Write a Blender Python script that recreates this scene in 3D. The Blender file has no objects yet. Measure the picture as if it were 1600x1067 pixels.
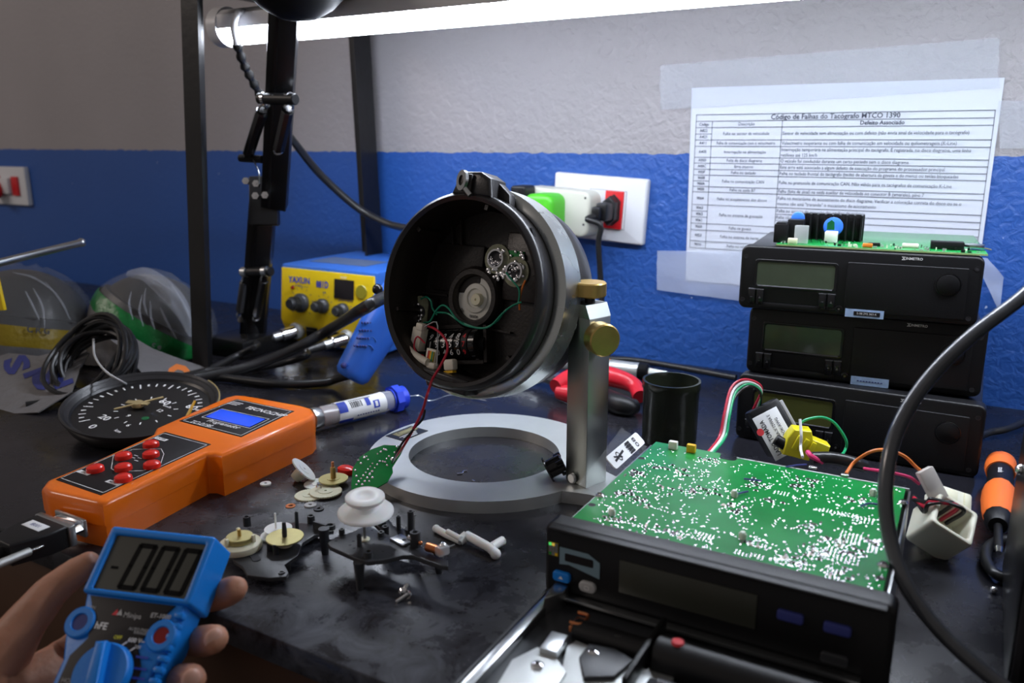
import bpy, bmesh, math, random
from mathutils import Vector, Matrix, Euler, noise
PI=math.pi
scn=bpy.context.scene
COL=scn.collection
# ------------------------------------------------------------------ camera
FPX=1280.0; HORY=222.0
PITCH=math.atan((533.5-HORY)/FPX); YAW=math.radians(29.8)
CAM=Vector((0,-0.985,0.275))
FWD=Vector((-math.sin(YAW)*math.cos(PITCH),math.cos(YAW)*math.cos(PITCH),-math.sin(PITCH)))
RGT=Vector((math.cos(YAW),math.sin(YAW),0)); UPV=RGT.cross(FWD)
cd=bpy.data.cameras.new('camera'); cam=bpy.data.objects.new('camera',cd); COL.objects.link(cam)
cd.sensor_width=36; cd.lens=36*FPX/1600; cd.clip_start=0.02; cd.clip_end=30
cam.matrix_world=Matrix.Translation(CAM)@Matrix((RGT,UPV,-FWD)).transposed().to_4x4()
cd.dof.use_dof=True; cd.dof.focus_distance=0.66; cd.dof.aperture_fstop=7.0
scn.camera=cam
# ------------------------------------------------------------------ world, exposure
w=bpy.data.worlds.new('world'); scn.world=w; w.use_nodes=True
w.node_tree.nodes['Background'].inputs[0].default_value=(0.80,0.74,0.72,1)
w.node_tree.nodes['Background'].inputs[1].default_value=0.22
scn.view_settings.view_transform='Standard'; scn.view_settings.look='None'
scn.view_settings.gamma=1; scn.view_settings.use_curve_mapping=False
scn.view_settings.exposure=0.0
TUBE_POWER=44.0     # emission strength of the tube lamp diffuser
ld=bpy.data.lights.new('left_wall_fill','AREA'); ld.shape='RECTANGLE'; ld.size=1.2; ld.size_y=.4; ld.energy=16; ld.color=(1,.86,.78)  # unseen area lamp, added to brighten the left part of the wall
lo=bpy.data.objects.new('left_wall_fill',ld); COL.objects.link(lo); lo.location=(-2.6,-1.9,1.5)
lo.rotation_euler=(Vector((-1.5,0,.45))-Vector(lo.location)).to_track_quat('-Z','Y').to_euler()
# ------------------------------------------------------------------ measuring help: photo pixel -> place
def ray(px,py): return (FWD*FPX+RGT*(px-800)+UPV*(533.5-py))/FPX
def at(px,py,z=0.0):
    d=ray(px,py); return CAM+d*((z-CAM.z)/d.z)
def aty(px,py,y):
    d=ray(px,py); return CAM+d*((y-CAM.y)/d.y)
def atd(px,py,dep): return CAM+ray(px,py)*dep
# ------------------------------------------------------------------ materials
def mat(name,col,rough=0.5,metal=0.0,noise_amt=0.0,nscale=30,bump=0.0,bscale=200,bdist=0.001,coat=0.0,trans=0.0,emit=0.0,alpha=1.0,spec=0.5,sss=0.0,rvar=0.0,ior=1.45):
    m=bpy.data.materials.new(name); m.use_nodes=True; nt=m.node_tree; b=nt.nodes['Principled BSDF']
    b.inputs['Base Color'].default_value=(*col,1); b.inputs['Roughness'].default_value=rough; b.inputs['Metallic'].default_value=metal
    b.inputs['Coat Weight'].default_value=coat; b.inputs['Coat Roughness'].default_value=0.08
    b.inputs['Transmission Weight'].default_value=trans; b.inputs['Alpha'].default_value=alpha; b.inputs['IOR'].default_value=ior
    b.inputs['Specular IOR Level'].default_value=spec
    if sss: b.inputs['Subsurface Weight'].default_value=sss; b.inputs['Subsurface Scale'].default_value=0.004; b.inputs['Subsurface Radius'].default_value=(1,.35,.2)
    if emit: b.inputs['Emission Color'].default_value=(*col,1); b.inputs['Emission Strength'].default_value=emit
    tc=nt.nodes.new('ShaderNodeTexCoord')
    if noise_amt or rvar:
        n=nt.nodes.new('ShaderNodeTexNoise'); n.inputs['Scale'].default_value=nscale; n.inputs['Detail'].default_value=6
        nt.links.new(tc.outputs['Object'],n.inputs['Vector'])
        if noise_amt:
            mx=nt.nodes.new('ShaderNodeMix'); mx.data_type='RGBA'
            mx.inputs['A'].default_value=(*[c*(1-noise_amt) for c in col],1); mx.inputs['B'].default_value=(*[min(1,c*(1+noise_amt)) for c in col],1)
            nt.links.new(n.outputs['Fac'],mx.inputs['Factor']); nt.links.new(mx.outputs['Result'],b.inputs['Base Color'])
        if rvar:
            mr=nt.nodes.new('ShaderNodeMapRange'); mr.inputs['From Min'].default_value=.3; mr.inputs['From Max'].default_value=.7
            mr.inputs['To Min'].default_value=max(0,rough-rvar); mr.inputs['To Max'].default_value=rough+rvar
            nt.links.new(n.outputs['Fac'],mr.inputs['Value']); nt.links.new(mr.outputs['Result'],b.inputs['Roughness'])
    if bump:
        n2=nt.nodes.new('ShaderNodeTexNoise'); n2.inputs['Scale'].default_value=bscale; n2.inputs['Detail'].default_value=4
        nt.links.new(tc.outputs['Object'],n2.inputs['Vector'])
        bp=nt.nodes.new('ShaderNodeBump'); bp.inputs['Strength'].default_value=bump; bp.inputs['Distance'].default_value=bdist
        nt.links.new(n2.outputs['Fac'],bp.inputs['Height']); nt.links.new(bp.outputs['Normal'],b.inputs['Normal'])
    return m
M={}
def dm(k,*a,**kw): M[k]=mat(k,*a,**kw)
dm('black_plastic',(.006,.006,.007),.40,spec=.4,bump=.15,bscale=1500)
dm('black_gloss',(.008,.008,.009),.18)
dm('black_matte',(.006,.006,.007),.7,spec=.2)
dm('rim_grey',(.10,.10,.11),.25)
dm('board_olive',(.22,.23,.15),.3,noise_amt=.5,nscale=300)
dm('black_metal',(.007,.007,.008),.32,noise_amt=.3,nscale=60,bump=.2,bscale=120)
dm('instrument_black',(.012,.009,.008),.38,bump=.2,bscale=400,noise_amt=.3,nscale=40)
dm('bezel_black',(.024,.023,.025),.30,bump=.15,bscale=300,noise_amt=.3,nscale=60)
dm('gear_plate',(.03,.032,.036),.34,bump=.1,bscale=900)
dm('steel',(.55,.58,.57),.27,1,noise_amt=.15,nscale=25,rvar=.08)
dm('brushed',(.40,.43,.41),.36,1,noise_amt=.18,nscale=18,rvar=.08)
dm('alu',(.56,.58,.57),.45,.75,noise_amt=.08,nscale=40,bump=.1,bscale=600)
dm('spring_steel',(.10,.10,.105),.3,1)
dm('sticker_grey',(.10,.14,.24),.4,noise_amt=.3,nscale=120)
dm('zinc',(.55,.57,.58),.28,1,noise_amt=.12,nscale=90)
dm('chrome',(.8,.8,.82),.12,1)
dm('brass',(.62,.42,.14),.34,.9,noise_amt=.15,nscale=150)
dm('brass_pale',(.50,.44,.20),.4,.85,noise_amt=.1,nscale=200)
dm('copper',(.75,.28,.12),.3,1)
dm('solder',(.85,.86,.88),.25,.85)
dm('orange',(.95,.19,.006),.28,coat=.3,noise_amt=.03,nscale=10)
dm('red_button',(.75,.02,.01),.25,coat=.3)
dm('decal_black',(.010,.008,.009),.5,spec=.3)
dm('ink_white',(.75,.75,.75),.6)
dm('ink_black',(.02,.02,.025),.7)
dm('ink_print',(.06,.065,.09),.8)
dm('ink_blue',(.02,.05,.42),.6)
dm('ink_navy',(.03,.04,.20),.6)
dm('ink_red',(.6,.03,.04),.6)
dm('ink_yellow',(.75,.70,.05),.6)
dm('ink_orange',(.75,.2,.04),.6)
dm('lcd_blue',(.03,.10,.85),.15,emit=.3)
dm('lcd_green',(.065,.085,.055),.12,noise_amt=.2,nscale=60)
dm('lcd_lit',(.10,.11,.03),.12)
dm('lcd_dark',(.036,.038,.029),.4)
dm('lcd_digit',(.005,.005,.005),.7,spec=.1)
dm('glint_green',(.1,.9,.2),.3,emit=.6)
dm('glint_yellow',(.9,.6,.1),.3,emit=.4)
dm('meter_blue',(.006,.20,.68),.38,bump=.1,bscale=600)
dm('gun_blue',(.035,.16,.70),.36)
dm('station_blue',(.03,.13,.50),.40,noise_amt=.1,nscale=60)
dm('station_yellow',(.86,.60,.012),.4)
dm('lens_olive',(.28,.24,.02),.3)
dm('led_red',(.25,.01,.01),.15)
dm('pcb_green',(.008,.23,.045),.24,noise_amt=.35,nscale=45,coat=.3)
dm('pcb_green_dark',(.004,.12,.04),.3,noise_amt=.3,nscale=200,coat=.3)
dm('pcb_edge',(.28,.38,.16),.5)
dm('white_plastic',(.80,.81,.77),.35,sss=.15)
dm('white_spool',(.86,.87,.86),.4,sss=.2)
dm('cream',(.72,.70,.52),.4,sss=.1)
dm('cream_pale',(.70,.66,.56),.5)
dm('connector',(.68,.67,.54),.42,sss=.1)
dm('connector_clear',(.70,.66,.62),.2,alpha=.75)
dm('wire_red',(.45,.015,.04),.35)
dm('wire_green',(.01,.25,.15),.35)
dm('wire_green2',(.02,.38,.15),.35)
dm('wire_black',(.01,.01,.01),.35)
dm('wire_white',(.75,.75,.74),.35)
dm('wire_orange',(.75,.20,.03),.35)
dm('wire_pink',(.75,.05,.18),.35)
dm('cable_black',(.014,.014,.015),.34)
dm('cable_grey',(.06,.065,.075),.26,noise_amt=.4,nscale=60,coat=.6)
dm('tape_black',(.02,.02,.02),.25,bump=.5,bscale=120)
dm('paper',(.53,.56,.63),.7,noise_amt=.04,nscale=9,bump=.3,bscale=25)
dm('tape_clear',(.55,.59,.68),.32,alpha=.26,bump=.6,bscale=60)
dm('tape_crinkle',(.50,.55,.68),.3,alpha=.5,bump=1,bscale=90)
dm('plate_white',(.60,.61,.64),.3)
dm('adapter',(.52,.52,.45),.42,noise_amt=.04,nscale=40)
dm('charger_green',(.07,.45,.02),.4)
dm('socket_red',(.55,.01,.015),.35)
dm('wood',(.075,.035,.018),.5,noise_amt=.5,nscale=9,bump=.2,bscale=40)
dm('concrete',(.035,.03,.028),.7,noise_amt=.3,nscale=8)
dm('plier_red',(.55,.015,.03),.32)
dm('driver_orange',(.75,.15,.025),.4)
dm('canister',(.020,.024,.014),.14,alpha=.86)
dm('label_white',(.78,.79,.80),.5)
dm('label_grey',(.42,.42,.42),.45)
dm('sticker_blue',(.35,.5,.75),.4,noise_amt=.3,nscale=200)
dm('sticker_frame',(.18,.27,.32),.4)
dm('label_black',(.012,.013,.010),.35)
dm('olive_gloss',(.30,.32,.05),.2)
dm('skin',(.42,.20,.125),.5,sss=.3,noise_amt=.18,nscale=90,bump=.35,bscale=260)
dm('nail',(.62,.36,.28),.3,sss=.2)
dm('blue_cap',(.02,.06,.70),.35)
dm('clear_film',(.6,.62,.63),.12,alpha=.10,bump=1,bscale=30,bdist=.006)
dm('clear_tube',(.75,.77,.80),.1,alpha=.35)
dm('flux',(.32,.25,.25),.35)
dm('bag_green',(.008,.16,.035),.35,bump=1,bscale=28,bdist=.005)
dm('bag_yellow',(.26,.18,.008),.4,bump=1,bscale=28,bdist=.005)
dm('bag_white',(.16,.155,.16),.45,bump=1,bscale=28,bdist=.005)
dm('dome_grey',(.028,.026,.027),.45,noise_amt=.2,nscale=20)
dm('dial_rim',(.55,.44,.22),.35,.6)
dm('dial_black',(.010,.010,.011),.35)
dm('needle_yellow',(.85,.50,.02),.4)
dm('disk_grey',(.60,.60,.55),.4)
dm('yellow_connector',(.75,.66,.02),.3)
dm('lamp_white',(.70,.70,.72),.4)
M['tube_glow']=mat('tube_glow',(.82,.88,1.0),.4,emit=TUBE_POWER)

# wall paint: blue below, off-white above, trowelled bumps everywhere
def wall_material():
    m=bpy.data.materials.new('wall_paint'); m.use_nodes=True; nt=m.node_tree; N=nt.nodes; L=nt.links; b=N['Principled BSDF']
    tc=N.new('ShaderNodeTexCoord'); sp=N.new('ShaderNodeSeparateXYZ'); L.new(tc.outputs['Object'],sp.inputs[0])
    n=N.new('ShaderNodeTexNoise'); n.inputs['Scale'].default_value=70; n.inputs['Detail'].default_value=5; L.new(tc.outputs['Object'],n.inputs[0])
    ma=N.new('ShaderNodeMath'); ma.operation='MULTIPLY_ADD'; L.new(n.outputs['Fac'],ma.inputs[0]); ma.inputs[1].default_value=-.007; L.new(sp.outputs['Z'],ma.inputs[2])
    cr=N.new('ShaderNodeMath'); cr.operation='GREATER_THAN'; L.new(ma.outputs[0],cr.inputs[0]); cr.inputs[1].default_value=.2575
    n3=N.new('ShaderNodeTexNoise'); n3.inputs['Scale'].default_value=6; n3.inputs['Detail'].default_value=5; L.new(tc.outputs['Object'],n3.inputs[0])
    def two(a,c):
        x=N.new('ShaderNodeMix'); x.data_type='RGBA'; x.inputs['A'].default_value=(*a,1); x.inputs['B'].default_value=(*c,1); L.new(n3.outputs['Fac'],x.inputs['Factor']); return x
    blue=two((.011,.066,.28),(.015,.082,.34)); wh=two((.26,.245,.255),(.32,.30,.315))
    # small flecks of white showing through
    v=N.new('ShaderNodeTexNoise'); v.inputs['Scale'].default_value=120; v.inputs['Detail'].default_value=2; L.new(tc.outputs['Object'],v.inputs[0])
    g=N.new('ShaderNodeMath'); g.operation='GREATER_THAN'; L.new(v.outputs['Fac'],g.inputs[0]); g.inputs[1].default_value=.765
    bl2=N.new('ShaderNodeMix'); bl2.data_type='RGBA'; L.new(g.outputs[0],bl2.inputs['Factor']); L.new(blue.outputs['Result'],bl2.inputs['A']); bl2.inputs['B'].default_value=(.35,.42,.6,1)
    mx=N.new('ShaderNodeMix'); mx.data_type='RGBA'; L.new(cr.outputs[0],mx.inputs['Factor']); L.new(bl2.outputs['Result'],mx.inputs['A']); L.new(wh.outputs['Result'],mx.inputs['B'])
    L.new(mx.outputs['Result'],b.inputs['Base Color']); b.inputs['Roughness'].default_value=.5
    nb=N.new('ShaderNodeTexNoise'); nb.inputs['Scale'].default_value=105; nb.inputs['Detail'].default_value=5; nb.inputs['Distortion'].default_value=.5; L.new(tc.outputs['Object'],nb.inputs[0])
    mr=N.new('ShaderNodeMapRange'); mr.inputs['From Min'].default_value=-1.1; mr.inputs['From Max'].default_value=-.35; mr.inputs['To Min'].default_value=.12; mr.inputs['To Max'].default_value=.55
    L.new(sp.outputs['X'],mr.inputs['Value'])
    bp=N.new('ShaderNodeBump'); bp.inputs['Distance'].default_value=.005; L.new(nb.outputs['Fac'],bp.inputs['Height']); L.new(mr.outputs['Result'],bp.inputs['Strength'])
    L.new(bp.outputs['Normal'],b.inputs['Normal']); return m
M['wall']=wall_material()
# glossy black laminate with scratches and dust
def table_material():
    m=bpy.data.materials.new('table_laminate'); m.use_nodes=True; nt=m.node_tree; N=nt.nodes; L=nt.links; b=N['Principled BSDF']
    tc=N.new('ShaderNodeTexCoord')
    n=N.new('ShaderNodeTexNoise'); n.inputs['Scale'].default_value=16; n.inputs['Detail'].default_value=9; n.inputs['Roughness'].default_value=.7; L.new(tc.outputs['Object'],n.inputs[0])
    n2=N.new('ShaderNodeTexNoise'); n2.inputs['Scale'].default_value=2.2; n2.inputs['Detail'].default_value=3; L.new(tc.outputs['Object'],n2.inputs[0])
    r=N.new('ShaderNodeMapRange'); r.inputs['From Min'].default_value=.35; r.inputs['From Max'].default_value=.7; r.inputs['To Min'].default_value=.13; r.inputs['To Max'].default_value=.40
    L.new(n.outputs['Fac'],r.inputs['Value'])
    # thin scratches: warped voronoi edges
    mp=N.new('ShaderNodeMapping'); mp.inputs['Scale'].default_value=(1,.55,1); mp.inputs['Rotation'].default_value=(0,0,.6); L.new(tc.outputs['Object'],mp.inputs[0])
    w=N.new('ShaderNodeTexVoronoi'); w.feature='DISTANCE_TO_EDGE'; w.inputs['Scale'].default_value=55; L.new(mp.outputs[0],w.inputs['Vector'])
    lt=N.new('ShaderNodeMath'); lt.operation='LESS_THAN'; L.new(w.outputs['Distance'],lt.inputs[0]); lt.inputs[1].default_value=.006
    gt=N.new('ShaderNodeMath'); gt.operation='GREATER_THAN'; L.new(n.outputs['Fac'],gt.inputs[0]); gt.inputs[1].default_value=.60
    mu=N.new('ShaderNodeMath'); mu.operation='MULTIPLY'; L.new(lt.outputs[0],mu.inputs[0]); L.new(gt.outputs[0],mu.inputs[1])
    d=N.new('ShaderNodeTexNoise'); d.inputs['Scale'].default_value=420; d.inputs['Detail'].default_value=1; L.new(tc.outputs['Object'],d.inputs[0])
    dg=N.new('ShaderNodeMath'); dg.operation='GREATER_THAN'; L.new(d.outputs['Fac'],dg.inputs[0]); dg.inputs[1].default_value=.80
    mx2=N.new('ShaderNodeMath'); mx2.operation='MAXIMUM'; L.new(mu.outputs[0],mx2.inputs[0]); L.new(dg.outputs[0],mx2.inputs[1])
    m0=N.new('ShaderNodeMix'); m0.data_type='RGBA'; m0.inputs['A'].default_value=(.006,.007,.010,1); m0.inputs['B'].default_value=(.020,.018,.022,1); L.new(n2.outputs['Fac'],m0.inputs['Factor'])
    m1=N.new('ShaderNodeMix'); m1.data_type='RGBA'; L.new(mx2.outputs[0],m1.inputs['Factor']); L.new(m0.outputs['Result'],m1.inputs['A']); m1.inputs['B'].default_value=(.07,.075,.09,1)
    # worn, dusty patch at the front middle, with tube lamp sheen painted in
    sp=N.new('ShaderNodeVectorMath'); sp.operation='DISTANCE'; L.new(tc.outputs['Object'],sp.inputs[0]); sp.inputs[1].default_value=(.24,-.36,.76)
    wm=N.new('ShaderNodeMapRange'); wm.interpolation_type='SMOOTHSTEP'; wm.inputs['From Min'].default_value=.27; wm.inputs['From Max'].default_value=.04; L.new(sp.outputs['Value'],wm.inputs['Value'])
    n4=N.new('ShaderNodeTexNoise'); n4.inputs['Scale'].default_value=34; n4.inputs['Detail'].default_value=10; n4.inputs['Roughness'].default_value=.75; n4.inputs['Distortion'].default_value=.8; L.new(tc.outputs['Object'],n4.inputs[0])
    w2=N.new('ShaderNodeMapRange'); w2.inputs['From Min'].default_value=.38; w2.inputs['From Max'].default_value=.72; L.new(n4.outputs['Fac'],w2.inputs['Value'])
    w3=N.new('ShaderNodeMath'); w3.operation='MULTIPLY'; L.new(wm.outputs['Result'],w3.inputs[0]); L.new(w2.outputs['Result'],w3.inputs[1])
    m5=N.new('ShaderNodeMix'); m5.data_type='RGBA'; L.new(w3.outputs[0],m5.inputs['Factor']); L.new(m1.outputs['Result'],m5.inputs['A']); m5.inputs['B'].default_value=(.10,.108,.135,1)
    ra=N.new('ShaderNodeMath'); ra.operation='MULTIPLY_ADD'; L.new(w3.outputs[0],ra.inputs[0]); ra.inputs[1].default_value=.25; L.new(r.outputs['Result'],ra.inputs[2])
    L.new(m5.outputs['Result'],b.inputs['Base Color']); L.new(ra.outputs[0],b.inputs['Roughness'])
    bp=N.new('ShaderNodeBump'); bp.inputs['Strength'].default_value=.12; bp.inputs['Distance'].default_value=.001; L.new(n.outputs['Fac'],bp.inputs['Height']); L.new(bp.outputs['Normal'],b.inputs['Normal'])
    return m
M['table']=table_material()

# ------------------------------------------------------------------ mesh builder
def T(x=0,y=0,z=0): return Matrix.Translation((x,y,z))
def R(ax,deg): return Matrix.Rotation(math.radians(deg),4,ax)
def frame(o,x,y,z): return Matrix(((x[0],y[0],z[0],o[0]),(x[1],y[1],z[1],o[1]),(x[2],y[2],z[2],o[2]),(0,0,0,1)))
def aim(p0,p1,up=(0,0,1)):
    "matrix with local z from p0 to p1"
    p0=Vector(p0); z=(Vector(p1)-p0).normalized(); u=Vector(up)
    if abs(z.dot(u))>.98: u=Vector((1,0,0))
    x=u.cross(z).normalized(); y=z.cross(x); return frame(p0,x,y,z)
def smooth_path(pts,n=8):
    P=[Vector(p) for p in pts]
    if len(P)<3: return P
    Q=[P[0]*2-P[1]]+P+[P[-1]*2-P[-2]]; out=[]
    for i in range(1,len(Q)-2):
        a,b,c,d=Q[i-1:i+3]
        for k in range(n):
            t=k/n; out.append(.5*((2*b)+(c-a)*t+(2*a-5*b+4*c-d)*t*t+(3*b-a-3*c+d)*t**3))
    out.append(P[-1]); return out
_txt={}
class MB:
    def __init__(s,base=None): s.bm=bmesh.new(); s.mats=[]; s.base=base or Matrix()
    def mi(s,m):
        if m not in s.mats: s.mats.append(m)
        return s.mats.index(m)
    def _fin(s,vs,Mx,m):
        Mx=s.base@(Mx or Matrix())
        for v in vs: v.co=Mx@v.co
        i=s.mi(m); fs=set(f for v in vs for f in v.link_faces)
        for f in fs: f.material_index=i
        return s
    def box(s,c,size,m,Mx=None,bev=0,seg=2):
        b=bmesh.new(); bmesh.ops.create_cube(b,size=1)
        for v in b.verts: v.co=Vector((v.co.x*size[0]+c[0],v.co.y*size[1]+c[1],v.co.z*size[2]+c[2]))
        if bev: bmesh.ops.bevel(b,geom=b.edges[:],offset=min(bev,min(size)*.49),segments=seg,affect='EDGES',profile=.5)
        return s.merge(b,m,Mx)
    def merge(s,b,m,Mx=None):
        me=bpy.data.meshes.new('tmp'); b.to_mesh(me); b.free()
        n0=len(s.bm.verts); s.bm.from_mesh(me); bpy.data.meshes.remove(me); s.bm.verts.ensure_lookup_table()
        return s._fin(s.bm.verts[n0:],Mx,m)
    def lathe(s,prof,m,Mx=None,seg=32,arc=2*PI,a0=0):
        b=s.bm; full=abs(arc-2*PI)<1e-6; n=seg if full else seg+1; rings=[]; new=[]
        for r,z in prof:
            if r<1e-7: v=b.verts.new((0,0,z)); rings.append([v]*n); new.append(v)
            else:
                rg=[b.verts.new((r*math.cos(a0+arc*k/seg),r*math.sin(a0+arc*k/seg),z)) for k in range(n)]; rings.append(rg); new+=rg
        for A,B in zip(rings,rings[1:]):
            for k in range(seg):
                l=(k+1)%n; q=[]
                for v in (A[k],A[l],B[l],B[k]):
                    if v not in q: q.append(v)
                if len(q)>2:
                    try: b.faces.new(q)
                    except ValueError: pass
        return s._fin(new,Mx,m)
    def cyl(s,p0,p1,r,m,r1=None,seg=20,bev=0):
        p0=Vector(p0);p1=Vector(p1);h=(p1-p0).length; r1=r if r1 is None else r1
        pr=[(0,0),(r,0),(r1,h),(0,h)] if not bev else [(0,0),(r-bev,0),(r,bev),(r1,h-bev),(r1-bev,h),(0,h)]
        return s.lathe(pr,m,aim(p0,p1),seg)
    def tube(s,pts,r,m,seg=10,n=8,cap=True,radii=None):
        P=smooth_path(pts,n); b=s.bm; new=[]; prev=None; up=Vector((0,0,1)); t0=(P[1]-P[0]).normalized()
        if abs(t0.dot(up))>.95: up=Vector((1,0,0))
        x=up.cross(t0).normalized(); rings=[]
        for i,p in enumerate(P):
            t=(P[min(i+1,len(P)-1)]-P[max(i-1,0)]).normalized(); x=(x-t*x.dot(t)).normalized(); y=t.cross(x)
            rr=r if radii is None else radii(i/(len(P)-1))
            rg=[b.verts.new(p+(x*math.cos(2*PI*k/seg)+y*math.sin(2*PI*k/seg))*rr) for k in range(seg)]; rings.append(rg); new+=rg
        for A,B in zip(rings,rings[1:]):
            for k in range(seg): b.faces.new((A[k],A[(k+1)%seg],B[(k+1)%seg],B[k]))
        if cap: b.faces.new(rings[0][::-1]); b.faces.new(rings[-1])
        return s._fin(new,None,m)
    def prism(s,poly,z0,z1,m,Mx=None,bev=0,holes=()):
        b=bmesh.new()
        if holes:
            es=[]
            for loop in [poly]+list(holes):
                vs=[b.verts.new((x,y,z0)) for x,y in loop]; es+=[b.edges.new((vs[i],vs[(i+1)%len(vs)])) for i in range(len(vs))]
            bmesh.ops.triangle_fill(b,edges=es,use_beauty=True); f=b.faces[:]
        else: f=[b.faces.new([b.verts.new((x,y,z0)) for x,y in poly])]
        r=bmesh.ops.extrude_face_region(b,geom=f)
        for v in [g for g in r['geom'] if isinstance(g,bmesh.types.BMVert)]: v.co.z=z1
        if bev:
            e=[e for e in b.edges if abs(e.verts[0].co.z-z1)<1e-7 and abs(e.verts[1].co.z-z1)<1e-7 and len(e.link_faces)==2 and any(abs(f_.normal.z)<.5 or f_.calc_area()<0 for f_ in e.link_faces)]
            b.normal_update()
            e=[e for e in b.edges if abs(e.verts[0].co.z-z1)<1e-7 and abs(e.verts[1].co.z-z1)<1e-7 and sum(1 for f_ in e.link_faces if abs(f_.normal.z)<.5)==1]
            bmesh.ops.bevel(b,geom=e,offset=bev,segments=3,affect='EDGES',profile=.5)
        bmesh.ops.recalc_face_normals(b,faces=b.faces[:])
        return s.merge(b,m,Mx)
    def ball(s,c,r,m,sc=(1,1,1),seg=16,Mx=None):
        b=bmesh.new(); bmesh.ops.create_uvsphere(b,u_segments=seg,v_segments=max(6,seg//2),radius=r)
        for v in b.verts: v.co=Vector((v.co.x*sc[0]+c[0],v.co.y*sc[1]+c[1],v.co.z*sc[2]+c[2]))
        return s.merge(b,m,Mx)
    def text(s,t,Mx,size,m,align='LEFT',sx=1.0,bold=0.0,valign='CENTER',shear=0):
        "flat lettering in the local xy plane, facing +z"
        cu=bpy.data.curves.new('t','FONT'); cu.body=t; cu.size=size; cu.align_x=align; cu.align_y=valign; cu.offset=bold*size; cu.resolution_u=2; cu.shear=shear
        o=bpy.data.objects.new('t',cu); me=bpy.data.meshes.new_from_object(o); bpy.data.objects.remove(o); bpy.data.curves.remove(cu)
        n0=len(s.bm.verts); s.bm.from_mesh(me); bpy.data.meshes.remove(me); s.bm.verts.ensure_lookup_table(); vs=s.bm.verts[n0:]
        for v in vs: v.co.x*=sx
        return s._fin(vs,Mx,m)
    def line(s,p,q,wd,m,Mx=None,z=0):
        p=Vector((p[0],p[1],z)); q=Vector((q[0],q[1],z)); d=(q-p).normalized(); n=Vector((-d.y,d.x,0))*wd/2; d=d*wd/2
        vs=[s.bm.verts.new(v) for v in (p-d-n,q+d-n,q+d+n,p-d+n)]; s.bm.faces.new(vs); return s._fin(vs,Mx,m)
    def loopline(s,pts,wd,m,Mx=None,z=0):
        for i in range(len(pts)): s.line(pts[i],pts[(i+1)%len(pts)],wd,m,Mx,z)
        return s
    def quad(s,pts,m,Mx=None):
        vs=[s.bm.verts.new(p if len(p)==3 else (p[0],p[1],0)) for p in pts]; s.bm.faces.new(vs); return s._fin(vs,Mx,m)
    def disc(s,c,r,m,Mx=None,z=0,seg=20):
        vs=[s.bm.verts.new((c[0]+r*math.cos(2*PI*k/seg),c[1]+r*math.sin(2*PI*k/seg),z)) for k in range(seg)]; s.bm.faces.new(vs); return s._fin(vs,Mx,m)
    def build(s,name,parent=None,world=False,angle=38,label=None):
        me=bpy.data.meshes.new(name)
        if world and parent is not None:
            inv=wmat(parent).inverted()
            for v in s.bm.verts: v.co=inv@v.co
        s.bm.normal_update(); lim=math.radians(angle)
        for f in s.bm.faces: f.smooth=True
        for e in s.bm.edges:
            if len(e.link_faces)!=2 or e.calc_face_angle(0)>lim: e.smooth=False
        s.bm.to_mesh(me); s.bm.free()
        for m in s.mats: me.materials.append(M[m])
        o=bpy.data.objects.new(name,me); COL.objects.link(o)
        if parent is not None: o.parent=parent
        if label: o['label']=label
        return o
def wmat(o):
    m=Matrix.LocRotScale(o.location,o.rotation_euler,o.scale)
    return wmat(o.parent)@m if o.parent else m
def tag(o,label,cat,group=None):
    o['label']=label; o['category']=cat
    if group: o['group']=group
    return o
def thing(name,label,cat,Mx=None,group=None):
    o=bpy.data.objects.new(name,None); COL.objects.link(o); o.empty_display_size=.02
    if Mx is not None:
        l,r,_=Mx.decompose(); o.location=l; o.rotation_euler=r.to_euler()
    return tag(o,label,cat,group)
def struct(o): o['kind']='structure'; return o
def kids(o): return [c for c in bpy.data.objects if c.parent==o]
def copy_tree(o,parent=None):
    c=o.copy(); COL.objects.link(c); c.parent=parent
    for ch in kids(o): copy_tree(ch,c)
    return c
def rrect(w,h,r,cx=0,cy=0,n=5):
    out=[]
    for sx,sy,a in ((1,1,0),(-1,1,90),(-1,-1,180),(1,-1,270)):
        for k in range(n+1):
            t=math.radians(a+90*k/n); out.append((cx+sx*(w/2-r)+r*math.cos(t),cy+sy*(h/2-r)+r*math.sin(t)))
    return out
def circ(cx,cy,r,n=32): return [(cx+r*math.cos(2*PI*k/n),cy+r*math.sin(2*PI*k/n)) for k in range(n)]
# ================================================================== SETTING
struct(MB().box((-.7,.05,.3),(5.2,.1,2.6),'wall').build('wall_back'))
struct(MB().box((-.7,-1.2,-.81),(5.2,3.0,.1),'concrete').build('floor'))
# ================================================================== WORKBENCH
t=thing('workbench','black laminate workbench with scratched glossy top and brown wooden front','workbench',T(-.6,-.35,-.76))
TX0,TX1,TY0=-1.95,.62,-.693
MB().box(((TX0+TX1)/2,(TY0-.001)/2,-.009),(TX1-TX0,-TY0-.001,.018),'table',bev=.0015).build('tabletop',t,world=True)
MB().box(((TX0+TX1)/2,TY0+.016,-.068),(TX1-TX0-.01,.02,.098),'wood',bev=.002).build('front_board',t,world=True)
MB().box(((TX0+TX1)/2,-.03,-.068),(TX1-TX0-.01,.02,.098),'wood',bev=.002).build('back_board',t,world=True)
for x in (TX0+.06,TX1-.06):
    for y in (TY0+.06,-.07): MB().box((x,y,-.39),(.06,.06,.74),'wood',bev=.003).build('leg',t,world=True)
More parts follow.
